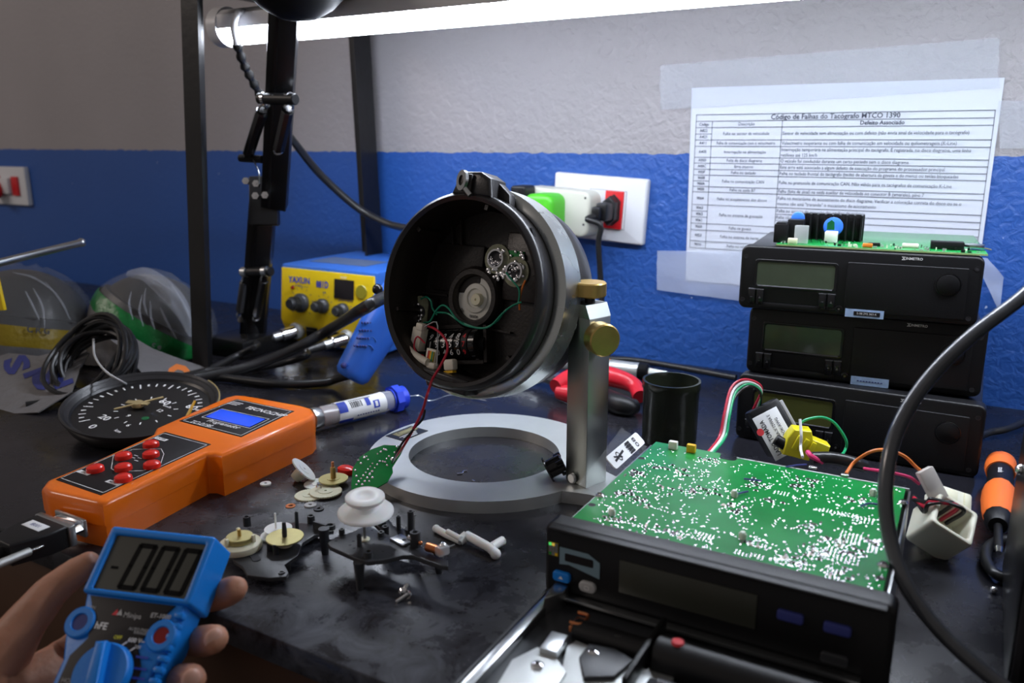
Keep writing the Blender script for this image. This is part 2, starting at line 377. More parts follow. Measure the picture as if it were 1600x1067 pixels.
# ================================================================== RACK (black angle iron) with lamp board
t=thing('shelf_rack','black angle iron rack standing over the back of the bench','rack',T(-.83,-.3116,0))
def angle_iron(p0,p1,wd,name,sx=1,sy=1):
    Mx=aim(p0,p1,up=(0,1,0)); h=(Vector(p1)-Vector(p0)).length; th=.004
    poly=[(0,0),(wd,0),(wd,th),(th,th),(th,wd),(0,wd)]; poly=[((x-wd/2)*sx,(y-wd/2)*sy) for x,y in poly]
    MB().prism(poly,0,h,'black_metal',Mx).build(name,t,world=True)
p0=at(327,580,0); angle_iron(p0,aty(309,-60,-.31),.027,'post',1,1)
p2=aty(571,391,-.035); d=(p2-aty(550,60,-.035)); q=p2+d*(p2.z/-d.z)
angle_iron(q,aty(550,60,-.035)-d*.45,.036,'post',-1,-1)
angle_iron((.55,-.04,0),(.55,-.04,.50),.036,'post'); angle_iron((.55,-.31,0),(.55,-.31,.50),.03,'post')
MB().box((-.79,-.17,.452),(.03,.30,.024),'black_metal',bev=.001).build('crossbar',t,world=True)
MB().box((-.12,-.305,.452),(1.37,.004,.03),'black_metal').build('rail',t,world=True)
MB().box((-.12,-.17,.468),(1.40,.30,.008),'black_matte').build('shelf_board',t,world=True)
# ================================================================== TUBE LAMP
TY=-.262
a=aty(345,45,TY); zc=a.z
lx0,lx1=a.x,.42
t=thing('tube_light','bright white tube light running along the top of the rack','lamp',T(lx0,TY,zc))
Mx=frame((lx0,TY,zc),(0,1,0),(0,0,1),(1,0,0))  # local x->world y, local y->up, local z-> along
L_=lx1-lx0; rr=.0205
arc=[(rr*math.cos(math.radians(k)),rr*math.sin(math.radians(k))+.001) for k in range(-168,-11,12)]
MB().prism(arc,.016,L_-.016,'tube_glow',Mx).build('diffuser',t,world=True)
MB().prism([(-rr*.985,-.0035),(-rr*.9,-.0035),(-rr*.9,.0006),(rr*.9,.0006),(rr*.9,-.0035),(rr*.985,-.0035),(rr*1.02,.001),(rr*.95,.012),(rr*.6,.018),(-rr*.6,.018),(-rr*.95,.012),(-rr*1.02,.001)],.012,L_-.012,'lamp_white',Mx).build('housing',t,world=True)
for z0 in (0,L_-.016):
    MB().prism([((rr+.002)*math.cos(math.radians(k)),(rr+.002)*math.sin(math.radians(k))+.001) for k in range(0,360,15)],z0,z0+.016,'lamp_white',Mx,bev=.003 if z0 else 0).build('end_cap',t,world=True)
for x in (lx0+.12,-.1,.3): MB().box((x,TY,(zc+.018+.464)/2),(.02,.02,.464-zc-.016),'black_metal').build('bracket',t,world=True)
pts=[aty(372,24,TY-.03),aty(366,40,TY-.034),aty(366,70,TY-.034)]
c=MB(); c.tube([aty(385,18,TY-.01),aty(372,20,TY-.028),aty(365,42,TY-.034),aty(370,70,TY-.03)],.0036,'lamp_white'); c.build('cord',t,world=True,label='white cord end of the tube light')
c=MB(); c.tube([aty(370,68,TY-.03),aty(380,98,TY-.015),aty(392,122,TY+.0),aty(407,150,TY+.02)],.0055,'tape_black',radii=lambda u:.0048+.0012*math.sin(u*34)); c.build('tape_wrap',t,world=True)
c=MB(); c.tube([aty(405,145,TY+.018),aty(428,182,-.19),aty(462,225,-.15),aty(500,272,-.11),aty(555,322,-.075),aty(600,347,-.07),aty(640,357,-.08),aty(690,362,-.09),aty(760,330,-.05)],.0052,'cable_black'); c.build('power_cable',t,world=True,label='black power cable sagging along the wall')
# ================================================================== ARTICULATED LAMP ARM
t=thing('lamp_arm','black spring balanced lamp arm rising in front of the tube light','lamp',T(*at(395,540,0)))
A=at(397,545,0); J=aty(413,300,A.y-.02); J2=aty(428,312,A.y-.03); Tp=aty(446,-12,A.y-.10)
def bar(p,q,wd,th,name,mt='black_metal'):
    p=Vector(p);q=Vector(q); h=(q-p).length
    z=(q-p).normalized(); x=(RGT-z*RGT.dot(z)).normalized(); y=z.cross(x); fm=frame(p,x,y,z)
    mb=MB(); mb.box((0,0,h/2),(wd,th,h),mt,fm,bev=.001); mb.box((-wd*.18,-th*.5,h/2),(wd*.10,.002,h*.98),mt,fm); return mb.build(name,t,world=True),fm,h
bar(A+Vector((0,0,.02)),J,.032,.018,'lower_arm')
bar(J2+Vector((0,0,-.008)),Tp,.030,.016,'upper_arm')
mb=MB(); fm=aim(A,A+Vector((0,0,1))); mb.box((0,0,.012),(.10,.07,.024),'black_metal',fm,bev=.003); mb.cyl(A+Vector((0,0,.024)),A+Vector((0,0,.045)),.016,'black_metal'); mb.build('base',t,world=True)
# joint plate and bolts
mb=MB(); z=(J2-J).normalized(); mb.box((0,0,0),(.036,.012,.06),'black_metal',frame((J+J2)/2+Vector((0,-.008,-.006)),RGT,FWD,UPV),bev=.002); mb.build('joint_plate',t,world=True)
for px,py in ((386,284),(402,288),(401,307),(416,306)):
    p=aty(px,py,J2.y-.018); mb=MB(); mb.cyl(p,p-FWD*.006,.0045,'chrome',seg=6); mb.cyl(p-FWD*.006,p-FWD*.010,.0022,'chrome',seg=8); mb.build('bolt',t,world=True)
def spring(p,q,r,name):
    p=Vector(p);q=Vector(q);fm=aim(p,q);h=(q-p).length;n=34;pts=[]
    for k in range(n*8+1):
        a=2*PI*k/8; pts.append(fm@Vector((r*math.cos(a),r*math.sin(a),.008+(h-.016)*k/(n*8))))
    mb=MB(); mb.tube(pts,.0010,'spring_steel',seg=5,n=1); mb.cyl(fm@Vector((0,0,.006)),fm@Vector((0,0,h-.006)),r*.82,'black_metal',seg=10)
    for zz in (.004,h-.004):
        mb.tube([fm@Vector((.005*math.cos(k),0,zz+.005*math.sin(k))) for k in [i*.7 for i in range(10)]],.0012,'zinc',seg=5,n=1)
    mb.build(name,t,world=True)
yS=J2.y-.03
spring(aty(412,166,yS-.025),aty(386,246,yS),.0062,'spring'); spring(aty(452,163,yS-.025),aty(434,240,yS),.0062,'spring')
mb=MB(); mb.cyl(aty(405,154,yS-.025),aty(462,155,yS-.028),.0062,'black_plastic',bev=.001)
for px in (414,452): mb.cyl(aty(px-2,154,yS-.026),aty(px+2,154,yS-.026),.0070,'chrome')
mb.build('spring_bar',t,world=True)
mb=MB(); mb.cyl(aty(376,247,yS),aty(410,249,yS),.0046,'black_plastic'); mb.build('spring_bar',t,world=True)
mb=MB(); mb.tube([aty(396,250,yS-.004),aty(404,268,yS-.004),aty(405,287,yS-.004)],.0008,'zinc',seg=5); mb.build('tie_wire',t,world=True)
yB=A.y-.02
spring(aty(383,432,yB),aty(374,495,yB),.0050,'spring'); spring(aty(414,430,yB),aty(400,500,yB+.01),.0050,'spring')
mb=MB(); mb.cyl(aty(378,425,yB),aty(424,424,yB),.0062,'black_plastic',bev=.001); mb.cyl(aty(380,425,yB-.002),aty(387,425,yB-.002),.0068,'zinc'); mb.cyl(aty(412,424,yB-.002),aty(418,424,yB-.002),.0068,'zinc'); mb.build('spring_bar',t,world=True)
for px,py in ((378,500),(383,526)):
    p=aty(px,py,yB-.01); MB().cyl(p,p-FWD*.007,.004,'chrome',seg=6).build('bolt',t,world=True)
# lamp head: dark dome
hc=aty(462,-30,Tp.y-.01); fm=frame(hc,RGT,FWD.cross(RGT)*-1,Vector((0,0,1)))
fm=T(*hc)@Matrix.Rotation(YAW,4,'Z')
mb=MB(); mb.lathe([(0,-.038),(.018,-.036),(.036,-.026),(.052,-.010),(.058,.004),(.058,.012),(.045,.030),(.02,.040),(0,.041)],'black_matte',fm,40); mb.build('lamp_head',t,world=True)
# ================================================================== WALL FITTINGS
def wall_frame(x,z,rot=0): return frame((x,-.0005,z),(math.cos(rot),0,math.sin(rot)),(-math.sin(rot),0,math.cos(rot)),(0,-1,0))
# right plate
c1,c2,c3,c4=[aty(*p,0) for p in ((870,270),(1015,278),(1010,385),(868,364))]
cx=(c1.x+c2.x+c3.x+c4.x)/4; cz=(c1.z+c2.z+c3.z+c4.z)/4; wd=(c2-c1).length; hg=((c1-c4).length+(c2-c3).length)/2
rot=math.atan2(((c2-c1)+(c3-c4)).z,((c2-c1)+(c3-c4)).x)
pm=wall_frame(cx,cz,rot)
t=thing('outlet_plate','white wall outlet plate with one red socket, right of green charger','outlet',pm)
mb=MB(); mb.prism(rrect(wd,hg,.003),0,.009,'plate_white',bev=.003); mb.build('cover_plate',t)
sx=aty(938,330,0).x-cx; mb=MB(); mb.box((sx,.000,.0095),(.0235,.047,.002),'plate_white',bev=.0006); mb.loopline([(sx-.012,-.0238),(sx+.0385,-.0238),(sx+.0385,.0238),(sx-.012,.0238)],.0005,'ink_black',z=.00915); mb.build('blank_module',t)
rx=aty(964,330,0).x-cx; mb=MB(); mb.box((rx,.000,.0105),(.0245,.0475,.004),'socket_red',bev=.001)
hexp=[(rx+x,y) for x,y in ((0,.020),(.0095,.012),(.0095,-.012),(0,-.020),(-.0095,-.012),(-.0095,.012))]
mb.build('socket',t,label='red socket module'); MB().prism(hexp,.0125,.0132,'ink_black').build('socket_recess',t)
# plug + cord
t=thing('power_plug','black power plug pushed into the red wall socket','plug',pm@T(rx,0,.0132))
mb=MB(); hx=[(x,y) for x,y in ((0,.0185),(.0085,.011),(.0085,-.011),(0,-.0185),(-.0085,-.011),(-.0085,.011))]
mb.prism(hx,0,.016,'black_plastic',bev=.002); mb.box((0,0,.026),(.015,.022,.024),'black_plastic',bev=.003); mb.box((-.004,-.001,.040),(.012,.015,.012),'black_plastic',bev=.003); mb.build('plug_body',t)
tm=wmat(t); e=tm@Vector((-.004,-.004,.042))
mb=MB(); mb.tube([e,e+Vector((-.006,-.012,-.004)),aty(938,352,-.062),aty(935,380,-.060),aty(938,430,-.055),aty(942,500,-.05),aty(945,545,-.045),at(952,560,.006),at(985,562,.006),at(1040,570,.006),at(1150,590,.006)],.0036,'cable_black'); mb.build('cord',t,world=True)
# adapter, sits left half on plate
ax0=aty(836,328,-.02).x; ax1=aty(922,328,-.02).x; az=aty(880,330,-.03).z
t=thing('socket_adapter','off-white multi socket adapter plugged in beside the green charger','adapter',wall_frame((ax0+ax1)/2,az,rot)@T(0,0,.0095))
w_=ax1-ax0+.02
mb=MB(); mb.prism(rrect(w_,.058,.012),0,.034,'adapter',bev=.004); mb.build('adapter_body',t)
mb=MB()
for k in range(4): mb.disc((.012,.010-k*.0065),.0009,'ink_red',z=.03425,seg=8)
for y in (.021,-.012): mb.disc((w_/2-.007,y),.0016,'ink_black',z=.0342,seg=8)
mb.build('markings',t)
g0=aty(855,322,-.06)
t=thing('usb_charger','bright green charger block plugged into the off-white adapter','charger',frame((g0.x-.004,-.044,g0.z-.008),(1,0,0),(0,0,1),(0,-1,0)))
mb=MB(); mb.prism(rrect(.042,.048,.012),0,.036,'charger_green',bev=.007); mb.build('charger_body',t)
g0=aty(833,306,-.055)
t=thing('black_plug','black two pin plug in the adapter behind the green charger','plug',frame((g0.x-.014,-.0445,g0.z+.004),(1,0,0),(0,0,1),(0,-1,0)))
mb=MB(); mb.prism(rrect(.022,.018,.004),0,.026,'black_plastic',bev=.003); mb.tube([(0,0,.025),(-.006,-.004,.034),(-.02,-.02,.036),(-.03,-.06,.03)],.003,'cable_black'); mb.build('plug_body',t)
# left plate
c1=aty(-30,259,0); c2=aty(44,261,0); c3=aty(49,321,0)
t=thing('switch_plate','white wall plate with red switches at the far left','outlet',wall_frame((c1.x+c2.x)/2,(c2.z+c3.z)/2))
wl=c2.x-c1.x; hl=c2.z-c3.z
MB().prism(rrect(wl,hl,.003),0,.009,'plate_white',bev=.002).build('cover_plate',t)
for i,u in enumerate((.66,.93)):
    MB().box((c1.x+wl*(.40 if i==0 else .80)-(c1.x+c2.x)/2,0,.010),(.030 if i==0 else .022,hl*.50,.006),'socket_red',bev=.001).build('switch',t,label='red switch')
MB().box((wl*.10,0,.012),(.035,hl*.42,.010),'plate_white',bev=.002).build('blank_module',t)
t=thing('red_plug','red round plug in the far left wall plate','plug',wall_frame((c1.x+c2.x)/2+wl*-.02,(c2.z+c3.z)/2-.008)@T(0,0,.0172))
MB().lathe([(0,.03),(.012,.03),(.017,.022),(.018,0),(0,0)],'socket_red',seg=20).build('plug_body',t)
# ================================================================== FAULT CODE SHEET
S=2.759
pz=lambda v: aty(1088,80+v/S,0).z
X0,X1,X2,X3=[aty(px,250,0).x for px in (1086,1111,1219,1545)]
t=thing('fault_code_sheet','white printed sheet of tachograph fault codes taped to the wall','poster',frame((-.16,-.0012,.23),(1,0,0),(0,0,1),(0,-1,0)))
t_inv=(-.16,.23)
mb=MB(); nx,ny=24,16; xa,xb=-.318,.001; zt,zb=.3372,.108; vs={}
for i in range(nx+1):
    for j in range(ny+1):
        x=xa+(xb-xa)*i/nx; z=zb+(zt-zb)*j/ny
        vs[i,j]=mb.bm.verts.new((x+.16+ (.004*(1-j/ny) if i==0 else 0),z-.23,.0004+.0012*noise.noise(Vector((x*14,z*14,3)))*.5+.0006))
for i in range(nx):
    for j in range(ny): mb.bm.faces.new((vs[i,j],vs[i+1,j],vs[i+1,j+1],vs[i,j+1]))
mb.mi('paper'); mb.build('sheet',t)
ys=[275,303,330,357,383,410,457,482,508,533,558,582,605,660,687,713,740,768,815,845]
zs=[pz(v)-.23 for v in ys]; xs=[x+.16 for x in (X0,X1,X2,X3)]
mb=MB(); K='ink_print'; lw=.00055; ZP=.0021
def hl(i,a,b): mb.line((xs[a],zs[i]),(xs[b],zs[i]),lw,K,z=ZP)
for i in range(len(zs)):
    hl(i,0,1) if i else hl(i,0,3)
for i in (1,2,4,5,6,7,8,9,11,12,13,16,17,18,19): hl(i,1,3)
for i in (14,15): hl(i,2,3)
for x in (0,3): mb.line((xs[x],zs[0]),(xs[x],zs[-1]),lw,K,z=ZP)
for x in (1,2): mb.line((xs[x],zs[1]),(xs[x],zs[-1]),lw,K,z=ZP)
def wr(s,xc,r0,r1,size,al='CENTER',sx=1,bold=0,dy=0): mb.text(s,T(xc,(zs[r0]+zs[r1])/2+dy,ZP),size,K,al,sx,bold)
c01=(xs[0]+xs[1])/2; c12=(xs[1]+xs[2])/2; c23=(xs[2]+xs[3])/2
wr('Código de Falhas do Tacógrafo MTCO 1390',(xs[0]+xs[3])/2,0,1,.0078,bold=.012,sx=.95)
wr('Código',c01,1,2,.0048,sx=.85,bold=.008); wr('Descrição',c12,1,2,.0052,sx=.9,bold=.005); wr('Defeito Associado',c23,1,2,.0062,bold=.012,sx=.95)
for i,s in enumerate('A822 A423 A411 A400 A050 A00C 900F 9008 900A 9430 9064 9063 9062 9061 9060 9053 9010'.split()): wr(s,c01,i+2,i+3,.0048,sx=.9,bold=.01)
for s,a,b in (('Falha no sensor da velocidade',2,4),('Falha de comunicação com o velocímetro',4,5),('Interrupção na alimentação',5,6),('Falta de disco diagrama',6,7),('Erro interno',7,8),('Falha no teclado',8,9),('Falha na comunicação CAN',9,11),('Falha na saída B7',11,12),('Falha no acoplamento dos discos',12,13),('Falha no sistema de gravação',13,16),('Falha na gaveta',16,17),('Falha no sistema de horas',17,18),('Falha no relógio',18,19)):
    wr(s,c12,a,b,.0050,sx=.80 if len(s)>36 else .88)
for s,a,b,dy in (('Sensor de velocidade sem alimentação ou com defeito (não envia sinal de velocidade para o tacógrafo)',2,4,0),('Velocímetro inoperante ou com falha de comunicação em velocidade ou quilometragem (K-Line)',4,5,0),
  ('Interrupção temporária na alimentação principal do tacógrafo. É registrada, no disco diagrama, uma linha',5,6,.0028),('retilínea até 125 km/h',5,6,-.0032),('O veículo foi conduzido durante um certo período sem o disco diagrama',6,7,0),('Este erro está associado a algum defeito de execução do programa do processador principal',7,8,0),
  ('Falha no teclado frontal do tacógrafo (teclas de abertura da gaveta e do menu) ou teclas bloqueadas',8,9,0),('Falha no protocolo de comunicação CAN. Não válido para os tacógrafos de comunicação K-Line',9,11,0),('Falha (falta de sinal) na saída auxiliar de velocidade no conector B (amarelo), pino 7',11,12,0),
  ('Falha no mecanismo de acionamento do disco diagrama. Verificar a colocação correta do disco ou se o',12,13,.003),('mesmo não está "travando" o mecanismo de acionamento',12,13,-.0032),('Falha no sistema de gravação das agulhas de registro',13,14,0),('Falha não',14,15,0),
  ('Falha no posicionamento do disco diagrama na gaveta',18,19,0)):
    wr(s,xs[2]+.001,a,b,.0053,'LEFT',sx=.845,dy=dy)
mb.build('printed_table',t,label='black printed table of codes')
# tape strips
def tape(px,name,label,m='tape_clear',seed=1,lift=.003):
    P=[aty(*p,0) for p in px]; t=MB(); n=14; vs={}
    for i in range(n+1):
        for j in range(7):
            u=i/n;v=j/6; p=(P[0]*(1-u)+P[1]*u)*(1-v)+(P[3]*(1-u)+P[2]*u)*v
            k=noise.noise(Vector((p.x*40,p.z*40,seed)))
            vs[i,j]=t.bm.verts.new((p.x+.002*noise.noise(Vector((p.z*60,seed,0)))*(i in(0,n)),-.0035-lift*(.5+.5*k),p.z))
    for i in range(n):
        for j in range(6): t.bm.faces.new((vs[i,j],vs[i+1,j],vs[i+1,j+1],vs[i,j+1]))
    t.mi(m); tag(t.build(name),label,'tape')
tape([(1034,103),(1561,60),(1561,138),(1034,172)],'tape_strip','wide clear tape strip across top edge of the code sheet',seed=2)
tape([(1562,158),(1640,158),(1640,232),(1562,232)],'tape_strip','pale tape strip on white wall right of the code sheet',seed=3)
tape([(1029,391),(1160,392),(1165,470),(1029,452)],'tape_strip','crinkled tape holding bottom left corner of the code sheet','tape_crinkle',5,.004)
tape([(1520,400),(1545,402),(1568,432),(1562,485),(1520,500)][:4],'tape_strip','loose crinkled tape right of the top tachograph','tape_crinkle',9,.010)
# ================================================================== RING STAND FIXTURE
RC=(-.3567,-.4065)
PC=Vector((-.2542,-.4215,0)); PA=-20
t=thing('ring_stand','grey metal ring stand with square pillar and brass knobs, holding the round instrument','stand',T(RC[0],RC[1],0))
aP=math.atan2(PC.y-RC[1],PC.x-RC[0]); Ro=.104
outer=[]
a1=aP+math.radians(16); a2=aP-math.radians(16)+2*PI
for k in range(73):
    a=a1+(a2-a1)*k/72; outer.append((Ro*math.cos(a),Ro*math.sin(a)))
d=Vector((math.cos(aP),math.sin(aP))); n_=Vector((-d.y,d.x))
for ru,s in ((.112,-.024),(.122,-.021),(.134,-.020),(.137,-.016),(.137,.016),(.134,.020),(.122,.021),(.112,.024)): outer.append(tuple(d*ru+n_*s))
MB().prism(outer,.0,.010,'alu',holes=[circ(-.001,-.003,.066,64)]).build('base_ring',t,angle=30)
pf=T(PC.x,PC.y,.010)@R('Z',PA)
s=.0115
mb=MB(); mb.box((0,0,.068),(2*s,2*s,.136),'brushed',pf,bev=.0006)
b=bmesh.new(); top=[]
lo=[(-s,-s),(s,-s),(s,s),(-s,s)]
mb.prism([(-s,0),(-s,.0),( -s*.62,.010),(s*.62,.010),(s,0)][1:],-s,s,'brushed',pf@T(0,0,.136)@R('X',90))
mb.build('pillar',t,world=True)
MB().cyl(pf@Vector((-.002,-.0118,.005)),pf@Vector((-.002,-.0150,.005)),.0045,'zinc',bev=.001).build('screw',t,world=True)
tp=pf@Vector((0,0,.146))
mb=MB(); mb.cyl(tp,tp+Vector((0,0,.006)),.004,'black_metal'); mb.build('knob_shaft',t,world=True)
def knurl(p,q,r,name):
    h=(Vector(q)-Vector(p)).length; mb=MB(); prof=[(0,0),(r-.001,0),(r,.001),(r,h-.001),(r-.001,h),(0,h)]
    mb.lathe(prof,'brass',aim(p,q),48); mb.build(name,t,world=True,label='round brass clamp knob')
knurl(tp+Vector((0,0,.005)),tp+Vector((0,0,.016)),.0125,'brass_knob')
ax=(pf@Vector((1,-.35,0))-pf@Vector((0,0,0))).normalized()
kp=pf@Vector((0,0,.122)); knurl(kp+ax*.0150,kp+ax*.0275,.0125,'brass_knob')
MB().cyl(kp+ax*.010,kp+ax*.016,.005,'black_metal').build('knob_shaft',t,world=True)
# instrument frame: z to viewer
IC=Vector((-.345,-.467,.1635)); nz=Vector((-.078,-.977,.2)).normalized()
ix=Vector((0,0,1)).cross(nz).normalized(); iy=nz.cross(ix); IM=frame(IC,ix,iy,nz); IMi=IM.inverted()
def ip(px,py,zl):
    d=ray(px,py); o=IC+nz*zl; return IMi@(CAM+d*((o-CAM).dot(nz)/d.dot(nz)))
# clamp band of the stand
mb=MB(IM); mb.lathe([(.0755,-.019),(.0812,-.019),(.0840,-.021),(.0840,-.044),(.0755,-.044),(.0755,-.019)],'steel',seg=96); mb.build('clamp_band',t,world=True,angle=50)
pv=ip(872,470,-.034); pw=IM@Vector((pv.x,pv.y,-.034)); inn=IM@Vector((pv.x-.012,pv.y,-.034))
mb=MB(); mb.cyl(inn,kp,.0062,'zinc'); mb.cyl(inn,inn+(kp-inn).normalized()*.018,.0095,'zinc',r1=.0075,bev=.002); mb.build('pivot_rod',t,world=True)
# name plate on ring
np_=at(636,677,.0103); xd=(at(662,668,.0103)-at(622,684,.0103)); xd.z=0; xd.normalize(); yd=Vector((0,0,1)).cross(xd)
nm=frame(np_,xd,yd,Vector((0,0,1)))
mb=MB(nm); mb.box((0,0,0),(.034,.022,.0006),'label_black'); mb.box((.002,.004,.0004),(.026,.0085,.0003),'brass_pale')
for k in range(3): mb.box((-.002,-.003-k*.0028,.0004),(.022-k*.004,.0009,.0002),'ink_white')
mb.loopline([(-.002+x,.004+y) for x,y in rrect(.020,.006,.003,.005,0)],.0007,'label_black',z=.0007); mb.build('name_plate',t,world=True,label='black and gold maker plate')
# ================================================================== ROUND INSTRUMENT
t=thing('round_instrument','opened round black speedometer tachograph housing clamped in the ring stand','instrument',IM)
mb=MB(); mb.lathe([(.0705,.0),(.0735,.002),(.0760,.0),(.0768,-.003),(.0768,-.010),(.0752,-.013),(.0752,-.0188),(.0750,-.046),(.077,-.048),(.080,-.060),(.078,-.074),(.068,-.088),(.05,-.094),(0,-.094)],'bezel_black',seg=96); mb.build('housing',t,angle=50)
mb=MB(); mb.lathe([(.0706,.0),(.0698,-.004),(.0690,-.006),(.0690,-.030),(.0670,-.043),(.0,-.043)],'instrument_black',seg=72)
for k in range(6):
    a=k*1.05+.3; mb.box((0,0,0),(.004,.003,.030),'instrument_black',T(.0675*math.cos(a),.0675*math.sin(a),-.02)@R('Z',math.degrees(a)))
mb.build('inner_wall',t,angle=50)
mb=MB(); mb.lathe([(.0,-.094),(.03,-.094),(.055,-.094),(.062,-.088),(.060,-.100),(.03,-.112),(0,-.114)],'olive_gloss',seg=48); mb.build('rear_glass',t,label='yellowish glass rear cover')
# floor plates & ribs
mb=MB()
c=ip(745,466,-.040)
for (a,b2,z,h) in ((( -.052,.006),(.050,.040),-.0425,.004),((.018,.012),(.046,.054),-.0425,.005)): mb.box((a[0]+.02,a[1]+.012,z+h/2),(b2[0],b2[1],h),'instrument_black',bev=.0015)
for x0,y0,x1,y1 in ((705,310,712,400),(722,300,724,392),(690,440,720,470),(640,455,702,462),(610,470,650,520),(742,510,800,520)):
    p=ip(x0,y0,-.042);q=ip(x1,y1,-.042); dd=q-p; mb.box((0,0,0),(dd.length,.0016,.006),'instrument_black',T(*((p+q)/2))@R('Z',math.degrees(math.atan2(dd.y,dd.x))))
mb.build('floor_ribs',t)
# central bearing
mb=MB(T(c.x,c.y,-.042)); mb.lathe([(.026,0),(.026,.006),(.0235,.0095),(.0195,.0095),(.0180,.007),(.0178,.003)],'instrument_black',seg=48); mb.build('bearing_ring',t)
mb=MB(T(c.x,c.y,-.042)); mb.lathe([(.0178,.003),(.0125,.0032),(.0118,.0045),(.008,.005),(.0075,.0038),(0,.0038)],'disk_grey',T(.0,0,0),40)
mb.text('teste',T(.000,-.0148,.0036),.0042,'ink_black','CENTER',bold=.01); mb.text('no',T(-.012,-.011,.0036)@R('Z',-40),.0038,'ink_black','CENTER',bold=.01); mb.disc((0.001,.014),.0016,'ink_black',z=.0036,seg=12); mb.build('bearing_disk',t,label='pale grey disk')
mb=MB(T(c.x+.004,c.y-.001,-.042)); mb.lathe([(.0052,.003),(.0052,.008),(.0045,.0092),(.001,.0092),(.0008,.0080),(0,.0080)],'cream',seg=24); mb.build('hub',t)
# upper circuit board
rnd=random.Random(4)
def blobs(mb,pts,r,m='solder',z=0,sq=False):
    for x,y in pts: mb.ball((x,y,z),r*rnd.uniform(.7,1.2),m,sc=(rnd.uniform(.8,1.3),rnd.uniform(.8,1.3),.5),seg=8)
a=ip(779,405,-.038); b_=ip(808,425,-.038)
mb=MB()
mb.lathe([(0,.0012),(.0120,.0012),(.0120,-.003),(0,-.003)],'board_olive',T(a.x,a.y,-.037),24); mb.lathe([(0,.0012),(.0120,.0012),(.0120,-.003),(0,-.003)],'board_olive',T(b_.x,b_.y,-.0372),24)
mb.box(((a.x+b_.x)/2,(a.y+b_.y)/2+.006,-.0376),(.030,.012,.002),'pcb_green'); mb.build('dial_board',t,label='small solder covered board, upper right')
for q in (a,b_):
    mb=MB(T(q.x,q.y,-.0358)); mb.lathe([(.0078,0),(.0078,.003),(.0064,.003),(.0060,0)],'chrome',seg=20); mb.disc((0,0),.006,'ink_black',z=.0004)
    for k in range(7): mb.ball((rnd.uniform(-.005,.005),rnd.uniform(-.005,.005),.001),.0017,'chrome',seg=8)
    mb.build('lamp_socket',t)
mb=MB(); blobs(mb,[(a.x+.004+rnd.uniform(-.012,.022),a.y-.004+rnd.uniform(-.012,.012)) for _ in range(46)],.0017,z=-.0355); s_=mb.build('solder_joints',t); s_['kind']='stuff'
# left small board
a=ip(656,488,-.034); mb=MB(T(a.x,a.y,-.036)); mb.prism(rrect(.016,.028,.007),0,.002,'board_olive'); mb.box((.009,.0,-.002),(.007,.026,.006),'instrument_black'); mb.build('lamp_board',t,label='small solder board at the left')
mb=MB(T(a.x,a.y,-.034)); mb.disc((0,0),.006,'ink_black',z=.0002)
for k in range(10): mb.ball((rnd.uniform(-.004,.004),rnd.uniform(-.009,.009),.001),.0019,'chrome',seg=8)
mb.build('solder_blobs',t)['kind']='stuff'
# odometer drum
p=ip(666,540,-.030);q=ip(750,537,-.030); dx=(q-p); L0=dx.length; om=T(*p)@R('Z',math.degrees(math.atan2(dx.y,dx.x)))@T(0,0,-.004)
mb=MB(om@R('Y',90)); mb.lathe([(.006,-.002),(.006,L0+.004)],'black_matte',seg=12); mb.build('drum_axle',t)
rows=['398248','419359','520460']; nd=8; pitch=L0/nd
for k in range(nd):
    col='decal_black' if k!=6 else 'ink_red'
    mb=MB(om@T(pitch*k,0,0)); mb.lathe([(0,0),(.0118,0),(.0124,.0004),(.0124,pitch-.001),(.0118,pitch-.0006),(0,pitch-.0006)],'black_gloss' if k!=6 else 'decal_black',R('Y',90),40)
    for r_,ang in enumerate((31,0,-31)):
        if k<6: mb.text(rows[r_][k],R('X',-ang)@T(pitch*.5,0,.01252),.0075,'ink_white','CENTER',sx=.95,bold=.012,shear=.25)
        elif k==6: mb.text('479'[r_],R('X',-ang)@T(pitch*.5,0,.01252),.0060,'ink_red','CENTER',bold=.02)
    if k==7:
        for j in range(14): mb.box((pitch*.5,0,.0124),(pitch*.5,.0008,.001),'gear_plate',R('X',j*360/14))
    mb.build('number_drum',t)
mb=MB(om); mb.box((L0/2,-.0145,-.002),(L0+.004,.003,.010),'instrument_black'); mb.box((L0/2,.0150,-.006),(L0+.004,.003,.006),'instrument_black'); mb.box((L0+.004,0,-.004),(.003,.030,.014),'instrument_black'); mb.build('drum_frame',t)
# white lever, block, ribbon
W=lambda px,py,z: tuple(ip(px,py,z))
MB().tube([W(625,524,-.008),W(632,538,-.008),W(643,551,-.008),W(656,560,-.008),W(668,566,-.008)],.0032,'cream_pale',seg=12).build('lever',t,label='curved cream lever')
a=ip(654,532,-.018); mb=MB(T(*a)@R('Z',-6)); mb.box((0,.001,0),(.010,.020,.009),'cream_pale',bev=.001); mb.box((.002,.012,.002),(.007,.006,.007),'cream_pale',bev=.001); mb.box((-.006,-.006,.0),(.006,.012,.006),'cream_pale',bev=.001); mb.build('cream_block',t)
a=ip(673,556,-.012); mb=MB(T(*a)@R('Z',-4)); mb.box((0,0,-.001),(.010,.0115,.003),'cream_pale',bev=.0006)
for k,cn in enumerate(('wire_red','wire_orange','needle_yellow','wire_green','lens_olive')): mb.box((-.0016+k*.0013,.000,.001),(.0011,.008,.0012),cn)
mb.build('ribbon_clip',t,label='cream clip with rainbow ribbon')
a=ip(675,571,-.010); MB(T(*a)).box((0,0,0),(.009,.005,.006),'cream_pale',bev=.0012).build('small_clip',t)
a=ip(704,570,-.012); mb=MB(T(*a)@R('Z',12)); mb.box((0,0,0),(.010,.009,.007),'cream_pale',bev=.0018); mb.box((-.001,-.0055,.0),(.009,.0018,.005),'needle_yellow'); mb.build('small_clip',t)
